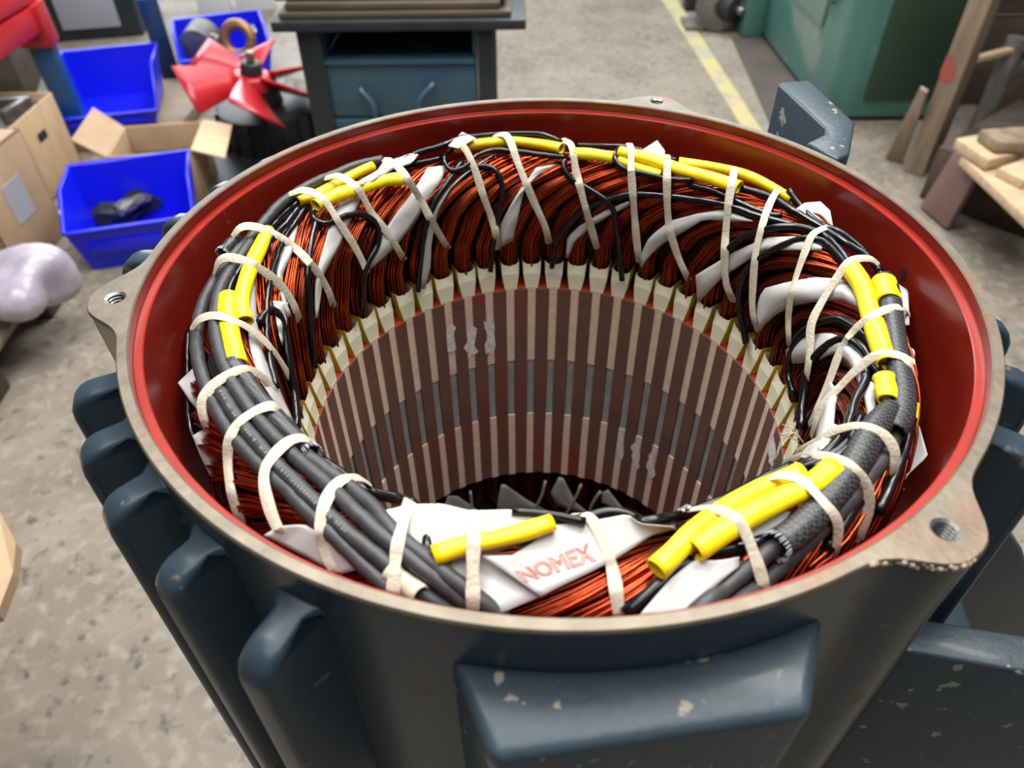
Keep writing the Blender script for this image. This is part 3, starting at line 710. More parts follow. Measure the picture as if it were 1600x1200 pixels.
# --- black varnished jumper leads
J = [
 ([(555, 283), (580, 274), (605, 267), (640, 257), (678, 250), (690, 246)], .0023, .004, 'black lead from the back left yellow sleeves towards the knotted loop'),
 ([(708, 230), (698, 238), (694, 250), (699, 262), (708, 267), (727, 260), (742, 246), (770, 235), (807, 237), (845, 242), (884, 246)], .0023, .0065, 'black lead looping round the left end of the back centre yellow sleeve'),
 ([(722, 252), (702, 282), (680, 315), (665, 355), (657, 405), (653, 455)], .0026, None, 'black lead dropping along the thin white paper to its slot'),
 ([(715, 268), (735, 262), (757, 260), (775, 267), (784, 290), (780, 330), (771, 380), (766, 424)], .0024, None, 'black lead bent like a hook beside the triangular white paper'),
 ([(884, 246), (880, 258), (884, 270), (900, 284), (932, 303), (955, 322), (963, 355), (969, 405), (972, 438)], .0026, .0045, 'black lead stepping down between two back centre laces'),
 ([(862, 418), (870, 378), (890, 350), (920, 325), (955, 311), (985, 304), (1012, 304), (1072, 310), (1135, 321), (1185, 338), (1240, 352)], .0026, None, 'long black lead crossing four laces at the back right'),
 ([(1075, 288), (1110, 297), (1147, 313), (1185, 330), (1210, 337), (1222, 335)], .0024, .0045, 'black lead with a folded tip under the right yellow sleeves'),
 ([(1158, 294), (1200, 307), (1235, 327), (1282, 355), (1322, 380), (1352, 400), (1375, 425)], .0030, .006, 'thick black lead leaving the lower of the back right yellow sleeves'),
 ([(1136, 392), (1150, 379), (1172, 366), (1210, 356), (1247, 355), (1285, 367), (1312, 392), (1330, 416)], .0030, .004, 'upper thick black lead arching over two white papers'),
 ([(1166, 537), (1157, 490), (1156, 455), (1167, 425), (1185, 405), (1215, 387), (1255, 373), (1285, 377), (1310, 400), (1328, 424)], .0027, None, 'lower black lead arching down to its slot behind a white paper'),
 ([(1232, 297), (1252, 325), (1280, 350), (1310, 362), (1335, 380), (1357, 402), (1374, 425), (1382, 448)], .0028, .0065, 'black lead from the tip of the last back right yellow sleeve'),
 ([(1240, 615), (1232, 590), (1234, 560), (1248, 526), (1276, 505), (1312, 499), (1342, 517), (1360, 538), (1372, 552)], .0026, None, 'outer black lead arching over the folded white paper at right'),
 ([(1251, 668), (1255, 625), (1264, 574), (1288, 544), (1318, 530), (1342, 539), (1360, 562), (1380, 592)], .0031, None, 'inner thick black lead arching into the short yellow sleeve at right'),
 ([(1352, 568), (1352, 595), (1337, 625), (1328, 658), (1318, 678), (1294, 705), (1262, 724), (1230, 740)], .0028, .0045, 'black lead coming down at right in front of the copper wires'),
 ([(1347, 648), (1338, 668), (1328, 687), (1306, 706), (1275, 722), (1242, 734)], .0024, .0055, 'black lead squeezed beside the right woven sleeve'),
 ([(1348, 662), (1340, 685), (1318, 706), (1290, 722), (1268, 733)], .0024, .0065, 'black lead lying closest along the right woven sleeve'),
 ([(1238, 728), (1200, 745), (1165, 764), (1120, 786), (1060, 807), (1030, 812), (995, 818)], .0030, .004, 'black braided lead along the inner front edge at right'),
 ([(1000, 812, -.026), (972, 801, -.024), (945, 801, -.0235), (910, 811, -.0235), (865, 817, -.0235)], .0026, None, 'black lead along the inner front edge above the printed paper'),
 ([(800, 800, -.020), (842, 802, -.0195), (885, 809, -.019), (915, 815, -.019)], .0020, None, 'thin black lead entering the front yellow sleeve'),
 ([(484, 706), (507, 722), (535, 741), (560, 760), (590, 772), (625, 780), (645, 788), (660, 814), (667, 842), (668, 866)], .0030, .0065, 'black lead from the left woven sleeve bending down to the front yellow sleeve'),
 ([(294, 519, -.05), (293, 564, -.056), (294, 630, -.06), (297, 666, -.062), (309, 696, -.066), (327, 723, -.07), (345, 748, -.075)], .0022, None, 'black lead hanging low between the left papers and the red wall'),
 ([(398, 741, -.05), (398, 780, -.055), (394, 804, -.06), (402, 836, -.065)], .0028, None, 'short black lead dropping below the grey cables at left'),
 ([(494, 345), (485, 387), (481, 430), (484, 470), (486, 520), (492, 575)], .0024, None, 'black lead running straight down between the left copper coils'),
 ([(478, 322), (460, 350), (445, 372), (430, 412), (420, 450), (417, 500), (420, 550), (432, 605)], .0022, None, 'black lead beside the left yellow sleeve going down to the slots'),
 ([(500, 310), (490, 325), (491, 342), (505, 350), (522, 346), (545, 336), (570, 336), (589, 352), (591, 380), (577, 407), (567, 437), (566, 485)], .0025, .0042, 'black lead curling in a loop under the back left yellow sleeves'),
 ([(470, 312), (440, 338), (420, 362), (395, 390), (372, 425), (358, 452), (352, 500), (358, 540)], .0026, .006, 'black lead between the left grey cables and the yellow sleeve'),
 ([(466, 325), (445, 352), (420, 378), (402, 402)], .0024, .0075, 'black lead going into the top of the left yellow sleeve'),
 ([(620, 258), (650, 240), (690, 228), (720, 216), (745, 213), (807, 209), (845, 210), (870, 219), (884, 228)], .0026, .0030, 'black lead lying outermost behind the back centre yellow sleeve'),
 ([(900, 227), (945, 228), (975, 229), (1010, 237), (1058, 251)], .0022, .0040, 'black lead behind the right back yellow sleeves'),
 ([(985, 230), (968, 231), (960, 243), (967, 258), (985, 267), (1010, 272), (1047, 280), (1082, 281)], .0021, .0090, 'black lead folded round the left ends of the right back yellow sleeves'),
 ([(1424, 655), (1420, 672), (1414, 700), (1399, 741), (1384, 775), (1372, 800)], .0030, None, 'black lead at far right hanging between sleeve and red wall'),
 ([(1345, 775), (1330, 800), (1312, 828), (1292, 858)], .0034, .0035, 'black lead under the right grey cable beside bright copper wires'),
 ([(1222, 832), (1198, 843), (1150, 855), (1105, 865), (1080, 869)], .0030, .005, 'black lead leaving the frayed sleeve into the longest front yellow sleeve'),
 ([(1085, 874), (1062, 886), (1040, 906), (1010, 932), (978, 960)], .0036, .0042, 'thick black lead curving down below the front yellow sleeves'),
 ([(405, 505), (412, 492), (424, 484), (436, 492), (444, 520), (452, 572), (460, 618), (464, 668)], .0028, .003, 'black lead doubled over beside the left inner white paper'),
 ([(345, 545), (334, 565), (344, 595), (352, 618)], .0035, .0040, 'black woven lead between two left grey cables'),
]
for Q, r, h, lab in J: lead(Q, r, h, lab, group='black jumper leads')
# bare copper wires seen loose at the right front and at the back right
for i, (Q, lab) in enumerate([([(1395, 700), (1380, 745), (1352, 800), (1318, 850), (1270, 892)], 'loose copper wire nearest the red wall at right'),
        ([(1389, 700), (1374, 742), (1346, 795), (1312, 843), (1262, 888)], 'loose copper wire second from the red wall at right'),
        ([(1185, 858), (1150, 886), (1110, 930), (1075, 956)], 'single copper wire crossing the front right white paper'),
        ([(1262, 332), (1280, 336), (1292, 346), (1300, 358)], 'loose copper wire bending over the back right paper corner')]):
    lead(Q, .0009, .004, lab, M_WIRE, 'copper_wire', 'wire', None, 6)

# --- woven sleeves
s1 = sleeve([(1383, 437), (1388, 455), (1392, 481), (1399, 530), (1406, 580), (1411, 620), (1408, 650), (1396, 676)], .0068, .0085, 'black woven sleeve standing along the right side beside the red wall', .9, 'woven_sleeve', M_WEAVE)
s2 = sleeve([(1393, 636), (1363, 676), (1339, 720), (1306, 768), (1270, 808), (1238, 836), (1216, 851)], .0072, .0100, 'black woven sleeve at right front with a pale frayed end', .85, 'woven_sleeve', M_WEAVE, taper=([0, .12, .5, .85, 1], [.8, 1, 1, 1, .95]))
P = path([(1393, 636), (1363, 676), (1339, 720), (1306, 768), (1270, 808), (1238, 836), (1216, 851)], .0100); fray(s2, P[-1], P[-1]-P[-3], .0068, M_FRAY)
s3 = sleeve([(362, 566), (380, 588), (396, 610), (413, 632), (438, 660), (462, 684), (484, 706)], .0056, .0095, 'black woven sleeve at left on the grey cables', .85, 'woven_sleeve', M_WEAVE)
P = path([(372, 570), (390, 600), (411, 630), (438, 660), (462, 684), (484, 706)], .0095); fray(s3, P[-1], P[-1]-P[-3], .0053, M_FRAY)
s4 = sleeve([(372, 372), (360, 382), (349, 393)], .0044, .004, 'stub of black braided sleeve with a pale open end at back left', 1, 'woven_sleeve', M_WEAVE)
P = path([(372, 372), (360, 382), (349, 393)], .004); fray(s4, P[-1], P[-1]-P[-3], .0042, M_FRAY)

# --- yellow sleeves
Y = [
 ([(465, 316), (505, 300), (545, 277), (582, 260)], .0050, .0085, 'upper yellow sleeve of the back left pair, against the grey cable'),
 ([(493, 321), (520, 307), (567, 292), (605, 281), (636, 279)], .0053, .0100, 'lower yellow sleeve of the back left pair, over orange copper wires'),
 ([(418, 360), (407, 385), (392, 417), (380, 455), (377, 478), (383, 502)], .0050, .0095, 'longer left yellow sleeve, bent beside the copper coils'),
 ([(356, 462), (356, 480), (357, 500), (363, 534), (371, 570)], .0056, .0095, 'shorter left yellow sleeve between grey cable and longer yellow sleeve'),
 ([(711, 232), (745, 226), (795, 221), (840, 225), (878, 232)], .0050, .0080, 'back centre yellow sleeve, single and slightly arched'),
 ([(897, 239), (930, 242), (958, 246)], .0050, .0080, 'short yellow sleeve at the back between two black loops'),
 ([(967, 237), (1010, 247), (1060, 264), (1110, 278), (1155, 293)], .0052, .0095, 'back right yellow sleeve running under three laces'),
 ([(967, 249), (997, 262), (1033, 273)], .0038, .0070, 'thin yellow sleeve below the long back right one'),
 ([(1060, 254), (1110, 261), (1172, 277), (1238, 312)], .0050, .0075, 'outer back right yellow sleeve ending in a narrow tip'),
 ([(1327, 416), (1346, 445), (1360, 490), (1375, 535), (1386, 568)], .0058, .0090, 'long yellow sleeve on the right side, inside the woven sleeve'),
 ([(1381, 440), (1385, 455), (1390, 471)], .0072, .0098, 'short yellow sleeve stub at the top end of the right woven sleeve'),
 ([(1381, 590), (1384, 606), (1387, 626)], .0055, .0095, 'short yellow sleeve where the right woven sleeves cross'),
 ([(1428, 632), (1427, 648), (1422, 668)], .0030, .0040, 'narrow yellow sleeve beside the red wall at right'),
 ([(1252, 736), (1215, 752), (1180, 768), (1120, 804), (1080, 834), (1055, 862), (1025, 890)], .0052, .0110, 'longest front yellow sleeve, on the bore side of its pair'),
 ([(1303, 731), (1270, 756), (1210, 785), (1150, 817), (1084, 861)], .0058, .0115, 'front right yellow sleeve beside the woven sleeve, cut square at its end'),
 ([(677, 868, -.0205), (725, 852, -.0195), (775, 842, -.0185), (822, 830, -.018), (863, 816, -.018)], .0044, .008, 'single front yellow sleeve lying on white paper'),
]
for Q, r, h, lab in Y: sleeve(Q, r, h, lab, .82)

# ================================================================== LACING TAPE
_bv = mesh_bvh(HARD)
_bp = mesh_bvh(PAPERS)
TIES = [
 [(298, 516), (310, 500), (330, 493), (354, 497), (390, 513), (426, 546), (455, 592)],
 [(333, 430), (342, 408), (356, 402), (385, 408), (405, 419), (435, 442), (457, 472), (468, 500)],
 [(362, 370), (375, 356), (391, 353), (420, 361), (455, 382), (492, 420), (512, 452), (522, 480)],
 [(450, 304), (475, 297), (505, 311), (530, 348), (555, 386), (575, 427)],
 [(508, 278), (530, 275), (560, 296), (580, 331), (610, 370), (632, 407)],
 [(598, 249), (608, 250), (625, 264), (647, 295), (660, 317), (677, 350), (701, 389)],
 [(704, 226), (720, 225), (737, 252), (755, 305), (774, 360), (777, 390)],
 [(772, 210), (792, 212), (810, 257), (832, 310), (852, 355), (858, 380)],
 [(878, 217), (892, 226), (900, 267), (915, 325), (933, 389)],
 [(983, 224), (986, 232), (986, 262), (992, 345), (998, 410)],
 [(1043, 242), (1042, 290), (1045, 350), (1057, 395), (1076, 439)],
 [(1148, 262), (1138, 320), (1132, 400), (1135, 445), (1146, 472)],
 [(1222, 294), (1213, 300), (1200, 325), (1182, 387), (1176, 450), (1176, 490), (1185, 519)],
 [(1296, 354), (1286, 357), (1270, 366), (1257, 395), (1240, 445), (1232, 490), (1232, 540)],
 [(1374, 414), (1360, 404), (1330, 407), (1312, 427), (1282, 475), (1267, 508), (1265, 550), (1258, 600)],
 [(1421, 490), (1414, 482), (1399, 480), (1369, 490), (1336, 514), (1315, 544), (1294, 598), (1270, 652), (1264, 664)],
 [(1428, 582), (1414, 559), (1375, 553), (1342, 574), (1312, 604), (1282, 637), (1267, 681)],
 [(1396, 742), (1398, 705), (1380, 678), (1345, 665), (1306, 672), (1270, 690), (1244, 706)],
 [(1344, 845), (1358, 786), (1354, 756), (1330, 729), (1294, 714), (1255, 711), (1223, 724)],
 [(1306, 868), (1309, 816), (1283, 780), (1252, 750), (1222, 742), (1196, 748)],
 [(1197, 924), (1180, 870), (1159, 822), (1135, 801), (1105, 793), (1076, 796)],
 [(968, 968), (960, 905), (951, 868), (936, 830), (920, 808), (898, 803)],
 [(739, 960), (739, 880), (741, 830), (742, 798)],
 [(614, 932), (616, 892), (623, 842), (641, 780)],
 [(527, 900), (508, 857), (500, 822), (510, 780), (532, 751), (560, 746), (577, 755)],
 [(440, 840), (422, 797), (412, 750), (418, 724), (450, 690), (474, 684), (494, 694)],
 [(376, 816), (360, 765), (356, 700), (368, 666), (399, 642), (426, 634), (442, 646)],
 [(321, 668), (315, 630), (329, 606), (357, 585), (384, 577), (408, 587), (438, 619)],
]
def drape_t(q):
    d = ray(*q); L = np.linalg.norm(d); dv = Vector(d/L); ts = []
    for b in (_bv, _bp):
        hit = b.ray_cast(Vector(CAM), dv, 1.1)
        if hit[0] is not None: ts.append(hit[3])
    P = on(q[0], q[1], .0024); ts.append(float(np.linalg.norm(P-CAM)))
    return min(ts)
def tie(Q, wid=.0031):
    q = spline([(x, y, 0) for x, y in Q], 44)[:, :2]; n = len(q)
    t = np.array([drape_t(x) for x in q])
    # pull the tape taut: lower hull of the distances, then ease
    idx = [0]
    i = 0
    while i < n-1:
        js = np.arange(i+1, n); sl = (t[js]-t[i])/(js-i); j = js[len(sl)-1-np.argmin(sl[::-1])]
        j = min(j, i+9) if t[min(j, i+9)] <= t[i] + (t[j]-t[i])*9/(max(j-i, 1)) + .004 else j
        idx.append(j); i = j
    th = np.minimum(t, np.interp(np.arange(n), idx, t[idx]))
    th = np.convolve(np.pad(th, 1, 'edge'), [.25, .5, .25], 'valid'); th = np.minimum(th, t) - .0008
    th[-4:] += np.array([.0006, .002, .004, .007]); th[:3] += np.array([.003, .0015, .0004])
    P = np.array([CAM + ray(*x)/np.linalg.norm(ray(*x))*tt for x, tt in zip(q, th)])
    T = np.gradient(P, axis=0); T /= np.linalg.norm(T, axis=1)[:, None]
    V = []; F = []; tw = rng.normal()*.12
    Np = []
    for i in range(n):
        N = nrm(P[i]); v = CAM-P[i]; v /= np.linalg.norm(v); N = N*.6 + v*.5; N -= T[i]*(N@T[i]); Np.append(N/np.linalg.norm(N))
    Np = np.array(Np)
    for _ in range(3): Np[1:-1] = (Np[:-2]+2*Np[1:-1]+Np[2:])/4
    for i in range(n):
        N = Np[i]/np.linalg.norm(Np[i]); S = np.cross(T[i], N); S /= np.linalg.norm(S)
        a = tw*math.sin(i/n*3); S = S*math.cos(a)+N*math.sin(a); wd = wid*(1+.10*math.sin(i*.33+tw*40))/2
        V += [P[i]-S*wd, P[i]-S*wd*.4+N*.0004, P[i]+S*wd*.4+N*.0004, P[i]+S*wd, P[i]+S*wd-N*.0006, P[i]-S*wd-N*.0006]
    for i in range(n-1):
        for k in range(6): F.append((i*6+k, i*6+(k+1) % 6, (i+1)*6+(k+1) % 6, (i+1)*6+k))
    F += [tuple(range(6)), tuple((n-1)*6+k for k in range(5, -1, -1))]
    o = mesh('lacing_tape', V, F, M_TIE); o.data.set_sharp_from_angle(angle=R(32)); return sp(o)
for k, Q in enumerate(TIES): tie(Q, .0060 if k < 12 else .0052 if k < 21 else .0058)
# loose tape tails
paper([(560, 283), (590, 266), (600, 250)], [(566, 292), (596, 277), (617, 262)], h=.014)
paper([(612, 250), (640, 240), (652, 241)], [(620, 262), (640, 257), (655, 243)], h=.010)
paper([(1058, 797), (1074, 788)], [(1066, 802), (1084, 793)], h=.011)
# a few thread ends curling at the right slot mouths
for i in range(7):
    p0 = on(1252 + rng.normal()*3, 690 + rng.normal()*4, .004); p2 = p0 + np.array([-.010 - .006*rng.random(), rng.normal()*.006, .004 + .006*rng.random()])
    sp(tube('thread_end', spline([p0, (p0+p2)/2 + np.array([0, .002*rng.normal(), .003]), p2], 8), .00022, M_TIE, None, 5))
# lower winding laces
for Q in ([(852, 752), (846, 775), (832, 803)], [(908, 757), (900, 776), (884, 804)], [(938, 768), (925, 788), (920, 806)], [(735, 768), (738, 800)]):
    P = spline([on(x, y, .003, True) for x, y in Q], 10); sp(tube('lower_lacing_tape', P, .0018, M_TIE, None, 6))

# ================================================================== WORKSHOP BEHIND THE MOTOR
def at_y(px, py, Y):
    d = ray(px, py); return CAM + d*((Y-CAM[1])/d[1])
def frame_at(o, ang): return Matrix.Translation(Vector(o)) @ Matrix.Rotation(R(ang), 4, 'Z')
def pbox(name, x0, x1, y0, y1, z0, z1, m, par, bevel=.003):
    bm = bmesh.new(); add_box(bm, x0, x1, y0, y1, z0, z1); return bm_obj(name, bm, m, par, True, bevel)
def beam(name, A, B, w, h, m, par=None, bevel=.003, up=(0, 0, 1)):
    """a squared bar from A to B"""
    A = Vector(A); B = Vector(B); t = (B-A); L = t.length; t.normalize(); s = t.cross(Vector(up)); s.normalize(); u = s.cross(t)
    M = Matrix(((t.x, s.x, u.x, A.x), (t.y, s.y, u.y, A.y), (t.z, s.z, u.z, A.z), (0, 0, 0, 1)))
    bm = bmesh.new(); add_box(bm, 0, L, -w/2, w/2, -h/2, h/2, M); return bm_obj(name, bm, m, par, True, bevel)
def cyl(name, A, B, r, m, par=None, n=24, r2=None):
    A = np.array(A, float); B = np.array(B, float); V, F = tube_geo([A, A*.98+B*.02, A*.02+B*.98, B], [r*.94, r, r2 or r, (r2 or r)*.94], n)
    o = mesh(name, V, F, m, par); o.data.set_sharp_from_angle(angle=R(50)); return o

# ---- blue hopper bins
def hopper_bin(o, ang, W, D, hf, hb, label, fl=.03, group='blue parts bins'):
    t = thing('parts_bin', label, 'bin', o, R(ang), group)
    def shell(ins, zb):
        i = ins
        return [(-0+i, i, zb), (W-i, i, zb), (W-i, D-i, zb), (i, D-i, zb),
                (-fl+i, -fl*.7+i, hf), (W+fl-i, -fl*.7+i, hf), (W+fl-i, D*.38, hb), (W+fl-i, D+fl*.6-i, hb), (-fl+i, D+fl*.6-i, hb), (-fl+i, D*.38, hb)]
    V = shell(0, 0) + shell(.006, .008)
    def faces(b, inv):
        f = [(0, 3, 2, 1), (0, 1, 5, 4), (1, 2, 7, 6, 5), (2, 3, 8, 7), (3, 0, 4, 9, 8)]
        return [tuple(b+x for x in (q[::-1] if inv else q)) for q in f]
    F = faces(0, False) + faces(10, True)
    top = [4, 5, 6, 7, 8, 9]
    for a in range(6): F.append((top[a], top[(a+1) % 6], 10+top[(a+1) % 6], 10+top[a]))
    mesh('bin_body', V, F, M_BLUEBIN, t, False)
    V2, F2 = tube_geo([V[4], V[5], V[6], V[7], V[8], V[9], V[4]], .008, 6, False); mesh('bin_rim', V2, F2, M_BLUEBIN, t)
    pbox('label_holder', .02, W-.02, -.012-fl*.3, -.004-fl*.3, hf*.42, hf*.72, M_BLUEBIN, t, .002)
    return t
tA = hopper_bin((-1.395, 1.655, FL), 15.6, .325, .27, .150, .232, 'blue plastic bin nearest the motor, holding black scrap, in front of the open carton')
pbox('paper_label', -.034, -.031, .03, .11, .11, .20, M_WHITE, tA, 0)
tB = hopper_bin((-1.835, 2.56, FL+.06), 14, .33, .40, .075, .200, 'empty blue plastic bin behind the blue upright, leaning towards the timber edge')
tC = hopper_bin((-1.545, 3.215, FL), 20, .36, .36, .135, .21, 'blue plastic bin at the far end, full of rings and rollers')
skid = beam('timber_skid', (-2.15, 2.86, FL+.03), (-1.42, 2.86, FL+.03), .66, .055, M_WOODGREY); tag(skid, 'low timber skid under the empty blue bin', 'skid')
def scrap(name, label, px, py, z, s, m, cat='scrap', group=None, sub=2):
    bm = bmesh.new(); bmesh.ops.create_icosphere(bm, subdivisions=sub, radius=1)
    for v in bm.verts:
        k = 1 + .22*math.sin(v.co.x*4+px)+.18*math.sin(v.co.y*5+py); v.co = Vector((v.co.x*s[0]*k, v.co.y*s[1]*k, v.co.z*s[2]*k))
    o = bm_obj(name, bm, m, None, sub > 2); P = at_z(px, py, z); o.location = tuple(P); o.rotation_euler = (0, 0, px % 3)
    return tag(o, label, cat, group)
scrap('rubber_lump', 'black crumpled rubber lump in the nearest blue bin, back right', 222, 312, FL+.075, (.085, .055, .05), M_DARK)
scrap('rubber_lump', 'black crumpled rubber lump in the nearest blue bin, front left', 180, 332, FL+.062, (.08, .05, .04), M_DARK)
scrap('metal_lump', 'dull grey metal lump on the rubber in the nearest blue bin', 205, 318, FL+.11, (.06, .03, .02), M_CASTGREY)
c0 = at_z(318, 70, FL+.15); c1 = at_z(352, 62, FL+.15)
o = cyl('dark_roller', at_z(308, 74, FL+.115), at_z(321, 54, FL+.135), .085, M_CASTGREY); tag(o, 'dark grey roller disc in the far blue bin', 'roller')
bm = bmesh.new(); 
V, F = tube_geo([at_z(372, 62, FL+.17) + np.array([.065*math.cos(a), .02*math.sin(a), .065*math.sin(a)]) for a in np.linspace(0, 2*math.pi, 25)], .026, 8, False); bm.free()
o = mesh('bearing_ring', V, F, mat('brass_brown_ring', (.32, .16, .07), .4, .5)); tag(o, 'brown bearing ring in the far blue bin', 'ring')
for i, (px, py, lab) in enumerate([(335, 62, 'small shiny metal piece left of the bearing ring'), (395, 48, 'small shiny metal piece right of the bearing ring'), (360, 40, 'small shiny metal piece behind the bearing ring')]):
    scrap('metal_piece', lab, px, py, FL+.2, (.03, .02, .025), M_METAL)
o = box('white_tub', -.09, .09, -.07, .07, 0, .30, M_WHITE, None, .012, frame_at(G(338, 18), 15)); tag(o, 'white plastic tub behind the far blue bin', 'tub')
o = box('white_carton', -.11, .11, -.07, .07, 0, .28, M_WHITE, None, .006, frame_at(G(402, 12), 12)); tag(o, 'white carton beside the bench behind the far blue bin', 'carton')

# ---- rack on the far left
rk = thing('storage_rack', 'storage rack with leaning blue uprights and red beams', 'rack', G(130, 222))
def wp(o, t):
    bpy.context.view_layer.update(); o.parent = t; o.matrix_parent_inverse = t.matrix_world.inverted(); return o
P0 = G(134, 222); P1 = at_z(47, 30, -.60); Q0 = G(268, 118); Q1 = at_z(226, -10, -.66)
wp(beam('upright', P0, P1, .085, .06, M_BLUEPAINT), rk); wp(beam('upright', Q0, Q1, .085, .06, M_BLUEPAINT), rk)
wp(beam('beam', P1 + (0, 0, .01), at_z(-60, 92, -.585), .10, .085, M_REDPAINT), rk)
wp(beam('beam', P1 + (0, .06, .09), at_z(-60, 40, -.50), .08, .06, M_REDPAINT), rk)
d = (P0-P1)/np.linalg.norm(P0-P1); wp(beam('collar', P1 - d*.06, P1 + d*.09, .115, .09, M_REDPAINT), rk)
dk = box('dark_cabinet', -.30, .24, -.1, .5, 0, .42, M_BENCH, None, .01, frame_at(G(160, 52), 12)); tag(dk, 'dark machine cabinet with a pale panel behind the empty blue bin', 'cabinet')
pb = pbox('front_panel', -.16, .14, -.115, -.102, .06, .30, M_GREYPANEL, None, .003); pb.matrix_world = frame_at(G(160, 52), 12); pb.parent = dk
o = box('dark_fill_box', -.4, .05, -.05, .4, 0, .30, M_WOODDARK, None, .006, frame_at(G(35, 165), 20)); tag(o, 'dark brown box added for the dark rack interior under the red beams', 'crate')  # dark box added to fill the dark inside of the rack

# ---- cartons and plywood crate on the left
def carton(o, ang, W, D, H, label, name='cardboard_box', m=M_CARD):
    t = thing(name, label, 'box', o, R(ang))
    for nm, a in (('front_wall', (0, W, 0, .008, 0, H)), ('back_wall', (0, W, D-.008, D, 0, H)), ('side_wall', (0, .008, 0, D, 0, H)), ('side_wall', (W-.008, W, 0, D, 0, H)), ('box_floor', (0, W, 0, D, 0, .008))):
        pbox(nm, *a, m if nm != 'box_floor' else M_CARDIN, t, .002)
    return t
tb = carton((-2.06, 1.62, FL), -2.5, .46, .30, .375, 'tall closed brown carton with a pale label at the left edge')
pbox('box_lid', 0, .46, 0, .30, .367, .375, M_CARD, tb, .002)
pbox('paper_label', .4601, .462, .10, .20, .14, .27, M_GREYPANEL, tb, 0)
tp = carton((-2.16, 2.06, FL), 0, .42, .34, .30, 'pale plywood crate with a hand hole, full of metal offcuts', 'plywood_crate', M_PLY)
pbox('hand_hole', .4195, .4212, .14, .20, .19, .22, M_DARK, tp, 0)
pbox('box_fill', .01, .41, .01, .33, .2, .27, M_CASTGREY, tp, 0)
for i, (x, y, l, a) in enumerate([(.06, .07, .16, 20), (.15, .2, .2, 60), (.25, .1, .18, -30), (.3, .25, .15, 10), (.1, .28, .14, -50), (.36, .17, .12, 80)]):
    o = box('metal_offcut', -l/2, l/2, -.014, .014, .275, .300 + .004*i, M_METAL, None, .004, frame_at((-2.16+x, 2.06+y, FL), a)); tag(o, ('metal offcut nearest the tall carton, lowest in the plywood crate', 'metal offcut second from the bottom of the heap in the plywood crate', 'longest flat metal offcut in the middle of the plywood crate heap', 'metal offcut lying towards the hand hole side of the plywood crate', 'metal offcut at the rear left of the plywood crate heap', 'metal offcut topmost of the heap in the plywood crate')[i], 'offcut', 'metal offcuts in the plywood crate')
to = carton((-1.44, 2.06, FL), 8, .29, .26, .20, 'open brown carton with spread flaps behind the nearest blue bin')
for nm, q, m in (('flap', [(0, 0, .2), (0, .26, .2), (-.085, .27, .275), (-.085, -.01, .275)], M_CARD), ('flap', [(.29, 0, .2), (.29, .26, .2), (.40, .22, .19), (.40, -.02, .17)], M_PLY), ('flap', [(0, .26, .2), (.29, .26, .2), (.29, .35, .13), (0, .35, .13)], M_CARDIN)):
    x = mesh(nm, q, [(0, 1, 2, 3)], m, to, False); md = x.modifiers.new('thick', 'SOLIDIFY'); md.thickness = .006
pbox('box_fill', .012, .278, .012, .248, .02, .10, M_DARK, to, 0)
cb = thing('cardboard_box', 'brown carton flap poking in at the left edge near the motor', 'box', (-1.05, .12, FL))
def local(t, P): return np.array(P) - np.array(t.location)
bm = bmesh.new(); pbox('box_body', -.35, 0, -.2, .2, 0, .50, M_CARD, cb)
Q = [(-1.05, .30, -.60), at_z(-6, 790, -.60), at_z(25, 848, -.60), at_z(20, 895, -.61), at_z(-4, 958, -.62), (-1.05, -.06, -.60)]
V = [local(cb, q) for q in Q]; V += [v - np.array([0, 0, .02]) for v in V]; n = 6
mesh('flap', V, [tuple(range(n)), tuple(range(2*n-1, n-1, -1))] + [(i, n+i, n+(i+1) % n, (i+1) % n) for i in range(n)], M_CARD, cb, False)
# pallet on the floor at left
tpal = thing('pallet', 'worn timber pallet lying on the floor at the left edge', 'pallet', (-1.42, .95, FL), R(4))
for i, x in enumerate((-.64, -.49, -.34, -.19, -.06)): pbox('deck_board', x, x+.10, -.35, .52, .095, .115, M_WOODGREY, tpal, .003)
for y in (-.32, .06, .44): pbox('stringer', -.64, .04, y, y+.08, .0, .095, M_WOODDARK, tpal, .003)
scrap('plastic_bag', 'crumpled pale lilac plastic bag on the left pallet', 12, 440, FL+.205, (.16, .12, .075), mat('lilac_plastic_film', (.50, .44, .50), .3, 0, (.30, .25, .33), 12, bump=1.0, bscale=20), 'bag', None, 4)

# ---- red fan and black motor end
fc = at_z(394, 124, -.84)
tf = thing('red_fan', 'bright red bladed fan wheel lying beside the bench', 'fan', fc)
axis = Vector((.16, -.04, .98)).normalized(); Mx = axis.to_track_quat('Z', 'Y').to_matrix().to_4x4()
bm = bmesh.new(); bmesh.ops.create_cone(bm, cap_ends=True, segments=24, radius1=.085, radius2=.070, depth=.05, matrix=Mx); bm_obj('hub', bm, M_REDPAINT, tf, True, .005)
bm = bmesh.new(); bmesh.ops.create_cone(bm, cap_ends=True, segments=24, radius1=.045, radius2=.038, depth=.05, matrix=Mx @ Matrix.Translation((0, 0, .045))); bm_obj('shaft_bush', bm, M_DARK, tf, True, .004)
bm = bmesh.new(); bmesh.ops.create_cone(bm, cap_ends=True, segments=24, radius1=.016, radius2=.016, depth=.05, matrix=Mx @ Matrix.Translation((0, 0, .085))); bm_obj('shaft_stub', bm, M_METAL, tf, True, .003)
